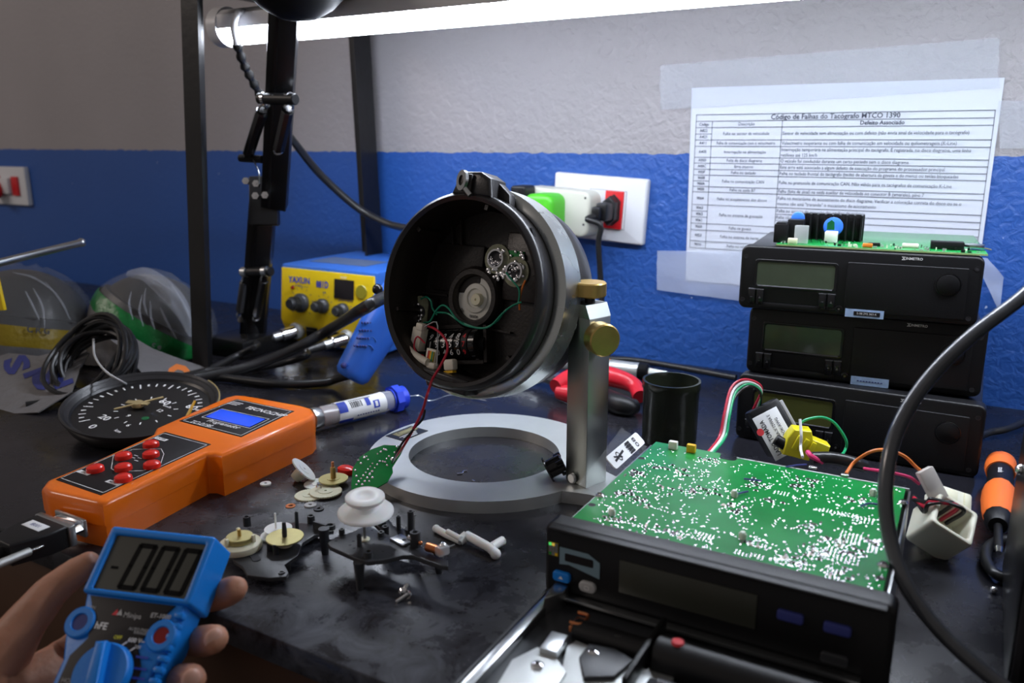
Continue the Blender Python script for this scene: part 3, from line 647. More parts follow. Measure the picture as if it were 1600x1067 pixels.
MB().tube([W(664,510,-.014),W(682,503,-.014),W(684,530,-.012),W(683,560,-.010),W(682,572,-.010)],.0006,'zinc',seg=6,n=3).build('wire_frame',t)
gw=lambda *pp: MB().tube([W(*p) for p in pp],.00075,'wire_green',seg=8)
gw((658,467,-.030),(666,464,-.026),(673,470,-.024),(676,482,-.026),(683,492,-.028)).build('green_wire',t)
gw((662,504,-.028),(672,502,-.022),(681,486,-.018),(691,477,-.016),(701,482,-.016),(712,497,-.016),(725,507,-.018),(745,512,-.018),(765,510,-.018),(785,490,-.018),(800,478,-.018),(815,472,-.020)).build('green_wire',t)
gw((683,488,-.026),(700,490,-.022),(720,503,-.020),(752,513,-.018),(776,502,-.020),(790,485,-.020),(812,472,-.022)).build('green_wire',t)
gw((791,426,-.030),(802,440,-.026),(811,452,-.024),(811,468,-.024),(808,476,-.024)).build('green_wire',t)
MB().tube([W(821,438,-.028),(W(816,450,-.026)),W(812,468,-.026),W(812,484,-.028)],.0008,'wire_orange',seg=8).build('orange_wire',t)
MB().tube([W(664,536,-.012),W(652,526,-.010),W(647,540,-.010),W(652,552,-.010),W(662,556,-.012)],.0007,'wire_red',seg=8).build('dark_wire',t)
# top latch
a=ip(742,292,-.004); lm=T(a.x,a.y,-.014)
mb=MB(lm); mb.prism([(-.018,-.006),(.020,-.008),(.017,.006),(.008,.011),(-.008,.011),(-.013,.005)],-.006,.016,'bezel_black',bev=.003); mb.prism([(.017,-.008),(.030,-.013),(.028,-.004),(.018,.004)],-.004,.004,'bezel_black',bev=.001); mb.box((-.002,.002,.0175),(.010,.013,.003),'instrument_black',bev=.001); mb.build('latch',t,label='dark cast latch on top')
e=ip(720,281,.006)
eye=T(e.x,e.y,.004)@R('Y',-25); mb=MB(eye); mb.lathe([(.0040,-.0012),(.0078,-.0012),(.0078,.0012),(.0040,.0012),(.0040,-.0012)],'zinc',seg=28); mb.cyl((.004,-.006,-.001),(.008,-.011,-.004),.0022,'zinc'); mb.build('eyelet',t,label='bright steel eyelet')
a=ip(700,597,-.004); mb=MB(T(a.x,a.y,-.010)); mb.prism([(-.026,.008),(.020,.004),(.018,-.008),(-.020,-.006)],-.010,.008,'bezel_black',bev=.002); mb.build('foot_lug',t)
mb=MB(); a=ip(836,372,-.006); mb.box((0,0,0),(.0012,.016,.004),'black_matte',T(*a)@R('Z',28)); mb.build('rim_slot',t)
# ================================================================== HANGING ROUND BOARD + WIRES
A,B,C_,D=[Vector(v) for v in (at(560,770,.003),at(549,735,.016),at(622,700,.034),at(607,748,.012))]
t0=atd(585,730,.635); xdir=(atd(625,702,.650)-atd(556,752,.618)).normalized(); ud=atd(570,710,.640)-atd(592,755,.622); ud=(ud-xdir*ud.dot(xdir)).normalized(); bn=xdir.cross(ud)
if bn.dot(CAM-t0)<0: bn=-bn; ud=bn.cross(xdir)
t0=at(583,731,.022)
bmx=frame(t0,xdir,ud,bn)
def bp(px,py,z=0):
    d=ray(px,py); q=bmx.inverted()@(CAM+d*((t0-CAM).dot(bn)/d.dot(bn))); return (q.x,q.y,z)
t=thing('round_circuit_board','green round circuit board leaning on the ring stand, hanging from red wire','circuit board',bmx)
out=[bp(*p)[:2] for p in ((549,757),(551,732),(562,714),(580,702),(600,695),(622,696),(631,699),(626,709),(613,730),(614,738),(606,752),(585,764),(560,770),(550,772))]
if sum(out[i][0]*out[(i+1)%len(out)][1]-out[(i+1)%len(out)][0]*out[i][1] for i in range(len(out)))<0: out=out[::-1]
MB().prism(out,-.0015,0,'pcb_green').build('board',t)
mb=MB()
sp=[(569,755),(574,749),(579,743),(584,736),(589,730),(592,725),(587,722),(580,722)]
pts=[(551+6+k*3.6,757-k*4.7) for k in range(8)]+[(566+k*3.9,757-k*5.2) for k in range(8)]+[(560,719),(569,715),(564,724),(600,702),(590,709),(595,706),(598,721),(602,722),(605,727),(608,713),(604,717),(582,746),(577,752),(555,735),(557,744),(620,698),(569,712),(575,718),(573,713),(578,740),(617,707),(603,703)]
for px,py in pts:
    q=bp(px,py); mb.ball((q[0],q[1],.0002),.0009*rnd.uniform(.7,1.2),'solder',sc=(1,1,.6),seg=8)
q=bp(614,718); mb.ball((q[0],q[1],.0005),.0022,'solder',sc=(1,1,.6),seg=10)
mb.build('solder_joints',t)['kind']='stuff'
rw=MB(); rw.tube([IM@Vector(W(662,508,-.024)),IM@Vector(W(680,514,-.012)),IM@Vector(W(696,530,-.004)),IM@Vector(W(699,548,.002)),IM@Vector(W(688,572,.008)),IM@Vector(W(676,592,.012)),atd(668,615,.60),atd(660,642,.61),atd(645,672,.615),atd(630,698,.63),bmx@Vector(bp(615,720,.001))],.0010,'wire_red',seg=8)
tag(rw.build('red_wire'),'dark red wire running from round instrument down to the small green board','wire')
rw=MB(); rw.tube([atd(664,640,.612),atd(660,655,.613),atd(648,668,.614),atd(641,677,.616),atd(630,690,.626),atd(620,706,.63),bmx@Vector(bp(613,724,.001))],.0009,'wire_black',seg=8)
tag(rw.build('black_wire'),'short black wire twisted with the red wire above green board','wire')
# ================================================================== STACKED TACHOGRAPHS
def tacho(Mx,w,h,d,label,lit=False,sticker=None,board=False):
    t=thing('tachograph',label,'tachograph',Mx,'slot tachographs stacked by the wall')
    f=lambda u,v:(u*w,h*(1-v))
    FM=R('X',90)   # local xy = x,z ; z -> -y
    mb=MB(); mb.box((w/2,d/2+.012,h*.5),(w*.965,d-.012,h*.92),'black_metal',bev=.0015); mb.build('case',t)
    body=MB(); body.prism(rrect(w,h,.006,w/2,h/2),-.014,0,'black_plastic',FM,bev=.0022); body.build('front_panel',t)
    # lcd
    x0,y0=f(.065,.66);x1,y1=f(.43,.20)
    mb=MB(FM); mb.prism(rrect(x1-x0,y1-y0,.003,(x0+x1)/2,(y0+y1)/2),0,.0008,'black_gloss',bev=.0005,holes=[rrect((x1-x0)*.93,(y1-y0)*.82,.0025,(x0+x1)/2,(y0+y1)/2)])
    mb.box(((x0+x1)/2,y0+.0022,.0012),((x1-x0)*.90,.0012,.0012),'rim_grey',bev=.0005); fr=mb.build('display_frame',t)  # grey bar imitates the highlight along the frame's lower rim
    mb=MB(FM); mb.prism(rrect((x1-x0)*.93,(y1-y0)*.82,.0025,(x0+x1)/2,(y0+y1)/2),.0001,.0004,'lcd_lit' if lit else 'lcd_green')
    mb.build('display',t,label='dim grey green display')
    # drawer
    x0,y0=f(.468,.92);x1,y1=f(.945,.17)
    mb=MB(FM); mb.prism(rrect(x1-x0,y1-y0,.0012,(x0+x1)/2,(y0+y1)/2),.0,.0022,'black_plastic',bev=.0006); dr=mb.build('drawer',t)
    cx_,cy_=f(.872,.42)
    mb=MB(FM@T(cx_,cy_,.0022)); mb.lathe([(.0088,0),(.0086,.0008),(.0060,.0016),(0,.002)],'black_plastic',seg=32); mb.lathe([(.0092,0),(.0100,.0004),(.0092,.0005)],'black_gloss',seg=32); mb.build('release_button',dr)
    for us in ((.060,.098),(.374,.412)):
        for i,u in enumerate(us):
            x,y=f(u,.80); mb=MB(FM); mb.box((x,y,.0014),(.0062,.0140,.0030),'black_gloss',bev=.0008); mb.box((x,y+.0071,.0012),(.0066,.0006,.0028),'rim_grey')
            if i: mb.prism([(x-.001,y-.001),(x+.001,y-.001),(x,y+.0012)],.0029,.0031,'rim_grey')
            else: mb.box((x,y,.003),(.002,.0004,.0002),'rim_grey')
            mb.build('button',t)
    x0,y0=f(.10,.975); x1,_=f(.40,.9); mb=MB(FM); mb.box(((x0+x1)/2,y0+.003,.0007),(x1-x0,.0045,.0016),'black_plastic',bev=.0006); mb.build('lower_lip',t)
    x,y=f(.447,.90); mb=MB(FM@T(x,y,0)); mb.lathe([(.0035,0),(.0035,.0012),(.0022,.0014),(.0018,.0003),(0,.0003)],'black_gloss',seg=20); mb.lathe([(.0012,.0004),(.0006,.0012),(0,.0012)],'zinc',seg=10); mb.build('lock',t)
    for u,v in ((.022,.17),(.973,.17),(.018,.86),(.965,.90)):
        x,y=f(u,v); mb=MB(FM); mb.disc((x,y),.0017,'ink_black',z=.0001,seg=14); mb.prism(circ(x,y,.0020,16),.0,.0002,'bezel_black',holes=[circ(x,y,.0016,16)]); mb.build('screw_hole',t)
    x,y=f(.70,.075); mb=MB(FM); mb.text('INMETRO',T(x-.0005,y,.0002),.0030,'ink_white',bold=.02); 
    for dx in (0,.0022): mb.line((x-.0032-.0002,y+.0013-dx*1.1),(x-.0008,y+.0013-dx*1.1),.0004,'ink_white',z=.0002)
    mb.line((x-.0030,y+.0012),(x-.0010,y-.001),.0004,'ink_white',z=.0002); mb.line((x-.0010,y+.0012),(x-.0030,y-.001),.0004,'ink_white',z=.0002); mb.build('logo',t)
    if sticker:
        x0,y0=f(.475,1.0);x1,y1=f(.635,.875)
        mb=MB(FM); mb.box(((x0+x1)/2,(y0+y1)/2,.0026),(x1-x0,y1-y0,.0003),'sticker_blue')
        if sticker=='n': mb.box(((x0+x1)/2+.002,(y0+y1)/2,.0029),((x1-x0)*.68,(y1-y0)*.5,.0002),'decal_black'); mb.text('S-08.292.383-K',T((x0+x1)/2+.002,(y0+y1)/2,.0031),.0026,'ink_white','CENTER')
        else:
            for k in range(9): mb.box((x0+.006+k*.0024,(y0+y1)/2,.0028),(.0016,.0010,.0002),'ink_navy')
        mb.build('sticker',t,label='pale blue serial sticker')
    return t
def unit(bl,br,y,z):
    a=at(*bl,z); b=at(*br,z); return T(a.x,a.y,z)@R('Z',math.degrees(math.atan2(b.y-a.y,b.x-a.x))),math.hypot(b.x-a.x,b.y-a.y)
m3,w3=unit((1148,682),(1527,748),0,.0); h3=.0635
tacho(m3,w3,h3,.165,'bottom black tachograph of the stack, behind the yellow connector',lit=True)
m2,w2_=unit((1165,580),(1531,622),0,h3+.0004); h2=.0625
tacho(m2,w2_,h2,.155,'middle black tachograph of the stack of three by the wall',sticker='b')
m1,w1=unit((1153,480),(1526,510),0,h3+h2+.0008); h1=aty(1158,383,m1.translation.y).z-(h3+h2+.0008)
tacho(m1,w1,h1,.150,'topmost black tachograph of the stack, with open circuit board on top',sticker='n')
# board on top of stack
zt=h3+h2+h1+.0012
t=thing('circuit_board','green circuit board with heatsink lying on the topmost tachograph','circuit board',m1@T(0,0,zt-m1.translation.z))
mb=MB(); mb.box((.112,.078,.0012),(.166,.150,.0016),'pcb_green',bev=.0002); mb.box((.112,.0028,.0012),(.166,.0006,.0015),'pcb_edge'); mb.build('board',t)
def tp1(px,py,yl,z=None):
    "photo pixel on plane y=yl of the board's frame"
    mm=wmat(t); n=(mm.to_3x3()@Vector((0,1,0))); o=mm@Vector((0,yl,0)); d=ray(px,py); return mm.inverted()@(CAM+d*((o-CAM).dot(n)/d.dot(n)))
def upbox(px0,px1,pyt,yl,dep,m,name,bev=.0008,label=None):
    a=tp1(px0,pyt,yl); b=tp1(px1,pyt,yl); h=max(a.z-.002,.001); mb=MB(); mb.box(((a.x+b.x)/2,yl+dep/2,.002+h/2),(abs(b.x-a.x),dep,h),m,bev=bev); return mb,name,label,a,b,h
a=tp1(1254,333,.055);b=tp1(1352,333,.055); h=a.z-.002
mb=MB(); mb.box(((a.x+b.x)/2,.062,.002+h/2),(b.x-a.x,.006,h),'black_metal',bev=.001)
for k in range(9):
    x=a.x+.002+(b.x-a.x-.004)*k/8; mb.box((x,.054,.002+h/2),(.0016,.014,h),'black_metal')
mb.build('heatsink',t,label='black finned heatsink')
for (px,py,r,nm) in ((1302,354,.0085,'capacitor_disc'),(1247,341,.0060,'capacitor_disc')):
    q=tp1(px,py,.042); mb=MB(T(q.x,.042,q.z)@R('X',90)); mb.lathe([(0,-.0018),(r*.8,-.0016),(r,-.0006),(r,.0006),(r*.8,.0016),(0,.0018)],'gun_blue',seg=32); mb.box((-.002,-q.z/2-.002+ .001,0),(.0008,q.z-.004,.0006),'zinc'); mb.build(nm,t,label='bright blue disc capacitor')
mb,nm,lb,a,b,h=upbox(1210,1231,350,.012,.014,'black_plastic','relay'); mb.box(((a.x+b.x)/2,.019,.002+h),(abs(b.x-a.x)*.8,.012,.003),'black_plastic',bev=.001); mb.build('buzzer',t)
for args,name in (((1231,1257,343,.025,.012,'black_plastic','x'),'relay'),((1242,1264,352,.012,.006,'clear_tube','x'),'clear_socket'),((1289,1309,362,.030,.010,'white_plastic','x'),'white_terminal'),((1231,1246,372,.006,.004,'cream','x'),'small_part'),((1348,1364,380,.006,.003,'wire_orange','x'),'small_part'),((1410,1436,380,.020,.003,'cream_pale','x'),'small_part'),((1356,1376,379,.020,.004,'black_plastic','x'),'small_part'),((1455,1508,377,.020,.012,'black_plastic','x'),'chip')):
    upbox(*args)[0].build(name,t)
q=tp1(1298,352,.026); mb=MB(T(q.x,.026,q.z)@R('X',90)); mb.prism([(-.003,-.004),(.0035,-.004),(.003,.003),(.0005,.005),(-.003,.002)],-.001,.001,'pcb_green_dark'); mb.build('green_tab',t)
q=tp1(1524,386,.030); mb=MB(T(q.x-.001,.030,.0045)); mb.lathe([(0,0),(.008,0),(.008,.002),(0,.003)],'zinc',seg=20); mb.box((.008,0,.001),(.010,.006,.0006),'brass_pale',R('Y',12)); mb.build('metal_cap',t)
mb=MB()
for k in range(90):
    x=.03+rnd.random()*.16; mb.box((x,.004+rnd.random()*.03,.0026),(rnd.choice((.0016,.003,.0009)),.0012,rnd.choice((.0012,.002,.003))),rnd.choice(('solder','solder','black_plastic','cream_pale')))
mb.build('small_components',t)['kind']='stuff'
# ================================================================== OPEN TACHOGRAPH WITH GREEN BOARD
GH=.058; gl=at(852,815,GH); gr=at(1403,950,GH); gw_=(gr-gl).length; GM=T(gl.x,gl.y,0)@R('Z',math.degrees(math.atan2(gr.y-gl.y,gr.x-gl.x)))
t=thing('open_tachograph','open tachograph in the foreground with large green circuit board showing','tachograph',GM)
FM=R('X',90); D_=.158
mb=MB(); mb.box((gw_/2,D_/2+.010,.006),(gw_-.010,D_,.002),'zinc'); mb.build('case_floor',t)
for x in (.0055,gw_-.0055): MB().box((x,D_/2+.010,.0275),(.0012,D_,.047 if x<.1 else .049),'zinc',bev=.0003).build('side_wall',t)
MB().box((gw_*.67,D_+.010,.0275),(gw_*.60,.0012,.052),'zinc',bev=.0003).build('back_wall',t)
MB().box((gw_/2,D_/2+.010,.024),(gw_-.014,D_-.006,.034),'black_metal').build('inner_module',t)
mb=MB(); mb.prism(rrect(gw_,GH-.001,.005,gw_/2,GH/2+.0005),-.013,0,'black_plastic',FM,bev=.0025); mb.build('front_panel',t)
gf=lambda u,dz:(u*gw_,GH-dz)
x,y=gf(.030,.016); mb=MB(FM); mb.box((x,y,.0002),(.0062,.0085,.0003),'lens_olive')
for i in range(3):
    for j in range(4): mb.box((x-.002+i*.002,y-.003+j*.002,.0005),(.0017,.0017,.0002),rnd.choice(('glint_green','glint_yellow','needle_yellow','pcb_green','zinc')))  # some squares are given emission to imitate the seal's shimmer
mb.build('hologram',t,label='shiny green and gold hologram seal')
x0,y0=gf(.052,.0135);mb=MB(FM); mb.prism([(x0,y0-.011),(x0,y0),(x0+.018,y0),(x0+.0255,y0-.004),(x0+.0255,y0-.014),(x0+.006,y0-.010)],.0001,.0005,'sticker_frame'); mb.prism(rrect(.018,.005,.0008,x0+.0125,y0-.0055),.0005,.0007,'decal_black'); mb.build('maker_sticker',t)
x,y=gf(.062,.032); mb=MB(FM); mb.prism(rrect(.011,.0062,.002,x,y),0,.0024,'meter_blue',bev=.0008); mb.prism([(x-.0015,y-.0008),(x+.0015,y-.0008),(x,y+.001)],.0024,.0026,'ink_white'); mb.build('button',t,label='blue eject button')
x,y=gf(.150,.034); mb=MB(FM); mb.prism(rrect(.0105,.0064,.003,x,y),0,.0024,'label_grey',bev=.0008); mb.loopline(rrect(.0026,.002,.0003,x,y,n=1),.0005,'ink_white',z=.0026); mb.build('button',t,label='grey button')
x0,y0=gf(.25,.032);x1,y1=gf(.655,.012); mb=MB(FM); mb.box(((x0+x1)/2,(y0+y1)/2,.0003),(x1-x0,y1-y0,.0008),'lcd_dark',bev=.0003); mb.build('display',t)
for u,v in ((.745,.019),(.865,.019),(.865,.036)):
    x,y=gf(u,v); mb=MB(FM); mb.prism(rrect(.013,.0055,.0015,x,y),0,.0020,'ink_navy' if v<.03 else 'gear_plate',bev=.0005); mb.build('button',t,label='dark blue button' if v<.03 else None)
# board
BZ=.0535
bxa,bxb=.0075,gw_-.0080; bya,byb=.003,D_+.008
nx0=.115
poly=[(bxa,bya),(bxb,bya),(bxb,byb),(.072,byb),(.070,byb-.006),(.060,byb-.006),(.058,byb+.004),(bxa+.001,byb+.004)]
mb=MB(); mb.prism(poly,BZ-.0016,BZ,'pcb_green'); brd=mb.build('circuit_board',t)
mb=MB(); mb.box((gw_/2-.004,.0105,BZ+.0003),(gw_-.026,.0085,.0006),'label_white')
for k in (.26,.47,.70): mb.box((gw_*k,.0165,BZ+.0003),(.004,.005,.0006),'label_white')
mb.build('white_edge_strip',brd)
def gp(px,py): # photo pixel on the board plane -> local
    v=GM.inverted()@at(px,py,BZ); return v.x,v.y
def zq(x,y): return gp(820+x/2.5,680+y/2.5)
rnd=random.Random(11)
sol=MB(); comp=[]
def dot(x,y,r):
    k=6; vs=[]; 
    b=sol.bm; c=b.verts.new((x,y,BZ+r*.55))
    ring=[b.verts.new((x+r*math.cos(2*PI*i/k),y+r*math.sin(2*PI*i/k),BZ+.00005)) for i in range(k)]
    for i in range(k): b.faces.new((ring[i],ring[(i+1)%k],c))
sol.mi('solder')
def inside(x,y): return bxa+.003<x<bxb-.002 and .0175<y<byb-.003
def cluster(cx_,cy_,n,sx,sy,kind='pad',rot=0):
    X,Y=zq(cx_,cy_)
    for _ in range(n):
        x=X+rnd.gauss(0,sx);y=Y+rnd.gauss(0,sy)
        if not inside(x,y): continue
        if kind=='comp': comp.append((x,y,rnd.choice((0,0,90))+rot))
        else: dot(x,y,rnd.uniform(.00035,.0008))
def grid(cx_,cy_,nx,ny,p=.0021,r=.0006,skip=.1):
    X,Y=zq(cx_,cy_)
    for i in range(nx):
        for j in range(ny):
            x=X+(i-nx/2)*p;y=Y+(j-ny/2)*p
            if rnd.random()>skip and inside(x,y): dot(x,y,r*rnd.uniform(.8,1.15))
def row(x0,y0,x1,y1,n,r=.0006):
    A=zq(x0,y0);B=zq(x1,y1)
    for i in range(n):
        u=i/(n-1);x=A[0]+(B[0]-A[0])*u;y=A[1]+(B[1]-A[1])*u
        if inside(x,y): dot(x,y,r)
for _ in range(1300):
    x=rnd.uniform(bxa,bxb);y=rnd.uniform(bya,byb)
    if inside(x,y) and noise.noise(Vector((x*50,y*50,2)))>-.10: dot(x,y,rnd.uniform(.00035,.00085))
grid(1250,470,9,8); grid(1280,400,6,7); grid(1215,540,4,6); grid(705,395,6,5); grid(885,465,8,3); grid(1225,300,12,3); grid(1370,430,3,9); grid(1330,330,6,4)
grid(590,380,8,3,skip=.3); grid(1060,500,9,4,skip=.3); grid(1150,455,6,5,skip=.4); grid(1010,225,5,3); grid(1200,160,9,3,skip=.3)
row(270,325,420,345,12); row(430,350,540,380,9); row(360,240,470,130,10); row(380,255,490,140,10); row(980,480,1130,510,10); row(470,270,560,300,8); row(700,245,760,170,8); row(1130,290,1380,330,16); row(870,180,960,205,8)
for cx_,cy_,n in ((430,150,14),(390,230,10),(520,120,8),(600,140,8),(720,100,9),(640,215,8),(720,220,8),(460,260,8),(560,220,6),(820,285,10),(900,190,9),(940,100,8),(1060,200,10),(1120,180,8),(900,420,7),(1100,350,8),(590,380,9),(1050,490,10),(1150,460,12),(1220,430,10),(1280,460,12),(1230,540,8),(1350,420,8),(340,330,7),(480,360,7),(960,260,6),(1300,260,8)): 
    cluster(cx_,cy_,n,.004,.004,'comp'); cluster(cx_,cy_,n*2,.0045,.0045)
for i,(x,y,a) in enumerate(comp):
    for s_ in (-1,1): dot(x+s_*.0012*math.cos(math.radians(a)),y+s_*.0012*math.sin(math.radians(a)),.00068)
sol.build('solder_joints',brd)['kind']='stuff'
proto=None; rest=MB()
for i,(x,y,a) in enumerate(comp):
    if i%3==0 and i//3<95:
        if proto is None:
            mb=MB(); mb.box((0,0,.0004),(.0016,.0010,.0008),'instrument_black'); mb.box((-.0009,0,.0004),(.0005,.0011,.0009),'solder'); mb.box((.0009,0,.0004),(.0005,.0011,.0009),'solder'); o=proto=mb.build('chip_component',brd)
        else: o=proto.copy(); COL.objects.link(o); o.parent=brd
        o.location=(x,y,BZ); o.rotation_euler=(0,0,math.radians(a))
    else: rest.box((0,0,.0004),(.0018,.0010,.0008),rnd.choice(('instrument_black','instrument_black','instrument_black','cream_pale')),T(x,y,BZ)@R('Z',a))
rest.build('small_components',brd)['kind']='stuff'
for px,py in ((295,238),(1400,510),(1478,265)):
    x,y=zq(px,py); mb=MB(T(x,y,BZ)); mb.lathe([(0,.0022),(.0018,.0019),(.0030,.0006),(.0030,0),(0,0)],'chrome',seg=20); mb.box((0,0,.0020),(.0036,.0005,.0008),'ink_black'); mb.build('board_screw',brd)
for px,py in ((340,312),(818,240),(850,405),(1360,235)):
    x,y=zq(px,py); mb=MB(T(x,y,BZ)); mb.cyl((0,0,0),(0,0,.0045),.0014,'white_plastic',seg=12); mb.box((0,0,.002),(.0042,.0010,.003),'white_plastic'); mb.box((0,0,.002),(.0010,.0042,.003),'white_plastic'); mb.build('standoff_clip',brd)
for px,py in ((455,90),(262,272),(1390,558)):
    x,y=zq(px,py); mb=MB(); mb.disc((x,y),.0024,'ink_black',z=BZ+.0001); mb.build('board_hole',brd)
for px,py,m in ((600,32,'white_plastic'),(668,46,'needle_yellow')):
    x,y=zq(px,py); mb=MB(); mb.box((x,min(y,byb-.004),BZ+.003),(.0065,.004,.006),m,bev=.0006); mb.build('wire_terminal',brd,label='yellow terminal' if m!='white_plastic' else 'white terminal')
x,y=zq(1125,130); mb=MB(); mb.box((x,y,BZ+.0008),(.0055,.003,.0016),'solder',bev=.0004); x,y=zq(1250,160); mb.box((x,y,BZ+.0008),(.005,.003,.0016),'solder',bev=.0004); mb.build('crystal',brd)
for pts in (((1020,132),(1060,125),(1100,122)),((830,238),(850,232),(872,228)),((1312,285),(1345,275),(1385,280)),((855,178),(890,182),(925,186))):
    mb=MB(); mb.tube([(*zq(*p),BZ+.0015) for p in pts],.0006,'ink_navy',seg=6); mb.build('jumper_wire',brd)
MB().box((gw_/2,.0005,GH-.0015),(gw_-.008,.010,.0022),'black_plastic',bev=.001).build('panel_top_edge',t)
# pulled out tray
Z0=.016
t2=thing('disc_tray','metal disc tray pulled out below the open tachograph front','tray',GM@T(0,0,0))
def tq(px,py,z=Z0): return GM.inverted()@at(px,py,z)
X0=tq(800,1040).x
mb=MB(); mb.box((.090,-.062,.0095),(.180,.120,.004),'gear_plate',bev=.0008); mb.box((.008,-.062,.013),(.006,.120,.007),'zinc',bev=.0006); mb.box((.0035,-.062,.0115),(.0018,.120,.010),'gear_plate'); mb.build('tray_base',t2)
def plate(px,z0,z1,m,name,bev=.0005,label=None):
    P=[tq(*p,z=z1) for p in px]; P=[(p.x,p.y) for p in P]
    if sum(P[i][0]*P[(i+1)%len(P)][1]-P[(i+1)%len(P)][0]*P[i][1] for i in range(len(P)))<0: P=P[::-1]
    mb=MB(); mb.prism(P,z0,z1,m,bev=bev); return mb.build(name,t2,label=label)
plate([(770,1080),(800,1030),(840,1010),(872,1030),(885,1050),(860,1090)],.0115,.0165,'alu','cover_plate')
plate([(905,1025),(920,1005),(960,1012),(990,1030),(960,1056),(912,1058)],.0115,.0175,'gear_plate','lever_plate')
plate([(843,1012),(862,985),(888,992),(870,1020)],.0115,.0195,'zinc','coil_block')
plate([(850,935),(880,925),(888,915),(872,905),(854,925)],.0115,.022,'zinc','hinge_tab')
plate([(885,1010),(900,1000),(1010,1045),(1030,1030),(1060,1050),(1030,1085),(870,1085)],.0115,.0150,'alu','mechanism_plate',label='bright metal plate')
for px,py in ((840,1037),(927,1017)):
    q=tq(px,py,.018); mb=MB(T(q.x,q.y,.0165)); mb.lathe([(0,.0022),(.0016,.0022),(.0032,.0012),(.0034,0)],'chrome',seg=20); mb.lathe([(.0012,.0023),(.0006,.0026),(0,.0026)],'ink_black',seg=10); mb.build('screw',t2)
q=tq(904,967,.020); mb=MB(T(q.x,q.y,.014)); mb.tube([(-.003,.006,.006),(.003,.006,.006),(.004,.002,.006),(.003,-.004,.006),(-.003,-.005,.006)],.0009,'copper',seg=8,n=4); mb.box((0,0,.002),(.007,.012,.004),'copper',bev=.001); mb.build('copper_coil',t2,label='copper coil')
q=tq(975,1000,.018); mb=MB(T(q.x,q.y,.0115)); mb.box((0,0,.003),(.016,.007,.006),'black_plastic',bev=.001); mb.cyl((-.003,0,.006),(-.003,0,.009),.0022,'zinc'); mb.build('latch_block',t2)
mb=MB(); ya,yb=tq(1080,1010,.02),tq(1300,1060,.02)
mb.cyl((.082,-.034,.017),(.176,-.034,.017),.011,'black_plastic',bev=.001); mb.cyl((.034,-.030,.014),(.080,-.030,.014),.007,'black_plastic',bev=.001); mb.build('roller',t2,label='dark cylindrical roller')
q=tq(1092,1018,.028); mb=MB(T(.093,-.034,.0282)); mb.lathe([(0,.001),(.003,.0006),(.0036,-.001)],'ink_red',seg=16); mb.build('red_dot',t2)
mb=MB(); mb.box((.078,-.040,.018),(.003,.060,.014),'black_plastic',bev=.001); mb.build('divider',t2)
mb=MB(); mb.box((.13,-.078,.0145),(.09,.05,.006),'gear_plate',bev=.001); mb.cyl((.092,-.062,.019),(.172,-.062,.019),.005,'gear_plate'); mb.box((.125,-.088,.019),(.02,.012,.006),'zinc',bev=.001); mb.build('guide_block',t2)
mb=MB(); mb.box((.0945,-.004,.0155),(.165,.006,.002),'zinc',bev=.0005); mb.build('rail_edge',t2)
# ================================================================== ORANGE PROGRAMMER
rnd=random.Random(5)
OH=.0345
zp=lambda x,y:(x/3.077,580+y/3.077)
o0=at(250,720,OH); xd=(at(*zp(1160,315),OH)-at(*zp(865,240),OH)); xd.z=0; xd.normalize(); yd=Vector((0,0,1)).cross(xd)
om_=frame((o0.x,o0.y,0),xd,yd,Vector((0,0,1))); omi=om_.inverted()
t=thing('handheld_programmer','orange handheld programmer with red buttons and blue screen, left on the bench','electronic tool',om_)
oq=lambda px,py,z=OH:(lambda v:(v.x,v.y))(omi@at(px,py,z))
poly=[oq(*p) for p in ((64,761),(72,750),(150,718),(238,678),(243,668),(252,664),(352,620),(368,616),(384,617),(470,632),(487,637),(492,645),(486,652),(346,712),(334,708),(322,708),(172,781),(160,785),(148,783),(78,768))]
ar=sum(poly[i][0]*poly[(i+1)%len(poly)][1]-poly[(i+1)%len(poly)][0]*poly[i][1] for i in range(len(poly)))
if ar<0: poly=poly[::-1]
mb=MB(); mb.prism(poly,.0165,OH,'orange',bev=.0040); mb.build('upper_shell',t,angle=50)
cx0=sum(p[0] for p in poly)/len(poly); cy0=sum(p[1] for p in poly)/len(poly)
mb=MB(); mb.prism([(cx0+(x-cx0)*.994,cy0+(y-cy0)*.994) for x,y in poly],.0,.0163,'orange'); mb.build('lower_shell',t,angle=50)
def panel(zpts,name,m='decal_black',z=.0001):
    P=[oq(*zp(*p)) for p in zpts]
    if sum(P[i][0]*P[(i+1)%4][1]-P[(i+1)%4][0]*P[i][1] for i in range(4))<0: P=P[::-1]
    mb=MB(); mb.prism(P,OH,OH+.0004,m,bev=.0002); c=Vector((sum(p[0] for p in P)/4,sum(p[1] for p in P)/4))
    mb.loopline([tuple(c+(Vector(p)-c)*.94) for p in P],.0006,'ink_white',z=OH+.0005); return mb,P,c
mb,P,c=panel(((1140,135),(1415,193),(1160,317),(862,240)),'screen')
def otx(mb,s,zx,zy,size,al='CENTER',sx=1,bold=.01,shear=.2): x,y=oq(*zp(zx,zy)); mb.text(s,T(x,y,OH+.00055),size,'ink_white',al,sx,bold,shear=shear)
otx(mb,'TECNOCHIP',1275,196,.0088,sx=1.02,bold=.02); otx(mb,'SERVICE',1300,208,.0028); otx(mb,'Programador',1075,257,.0078,bold=.01,sx=.95); otx(mb,'TC-0198',965,255,.0078,sx=.95)
x,y=oq(*zp(1135,158))
for k in range(3): mb.line((x-.008,y-.003+k*.003),(x+.004+k*.001,y-.003+k*.003),.0010,'ink_white',z=OH+.0005)
pn=mb.build('screen_panel',t)
mb,P2,c2=panel(((1062,180),(1305,232),(1208,280),(960,222)),'lcd','decal_black'); bz=MB(T(0,0,.0003))
mb.build('screen_bezel',pn)
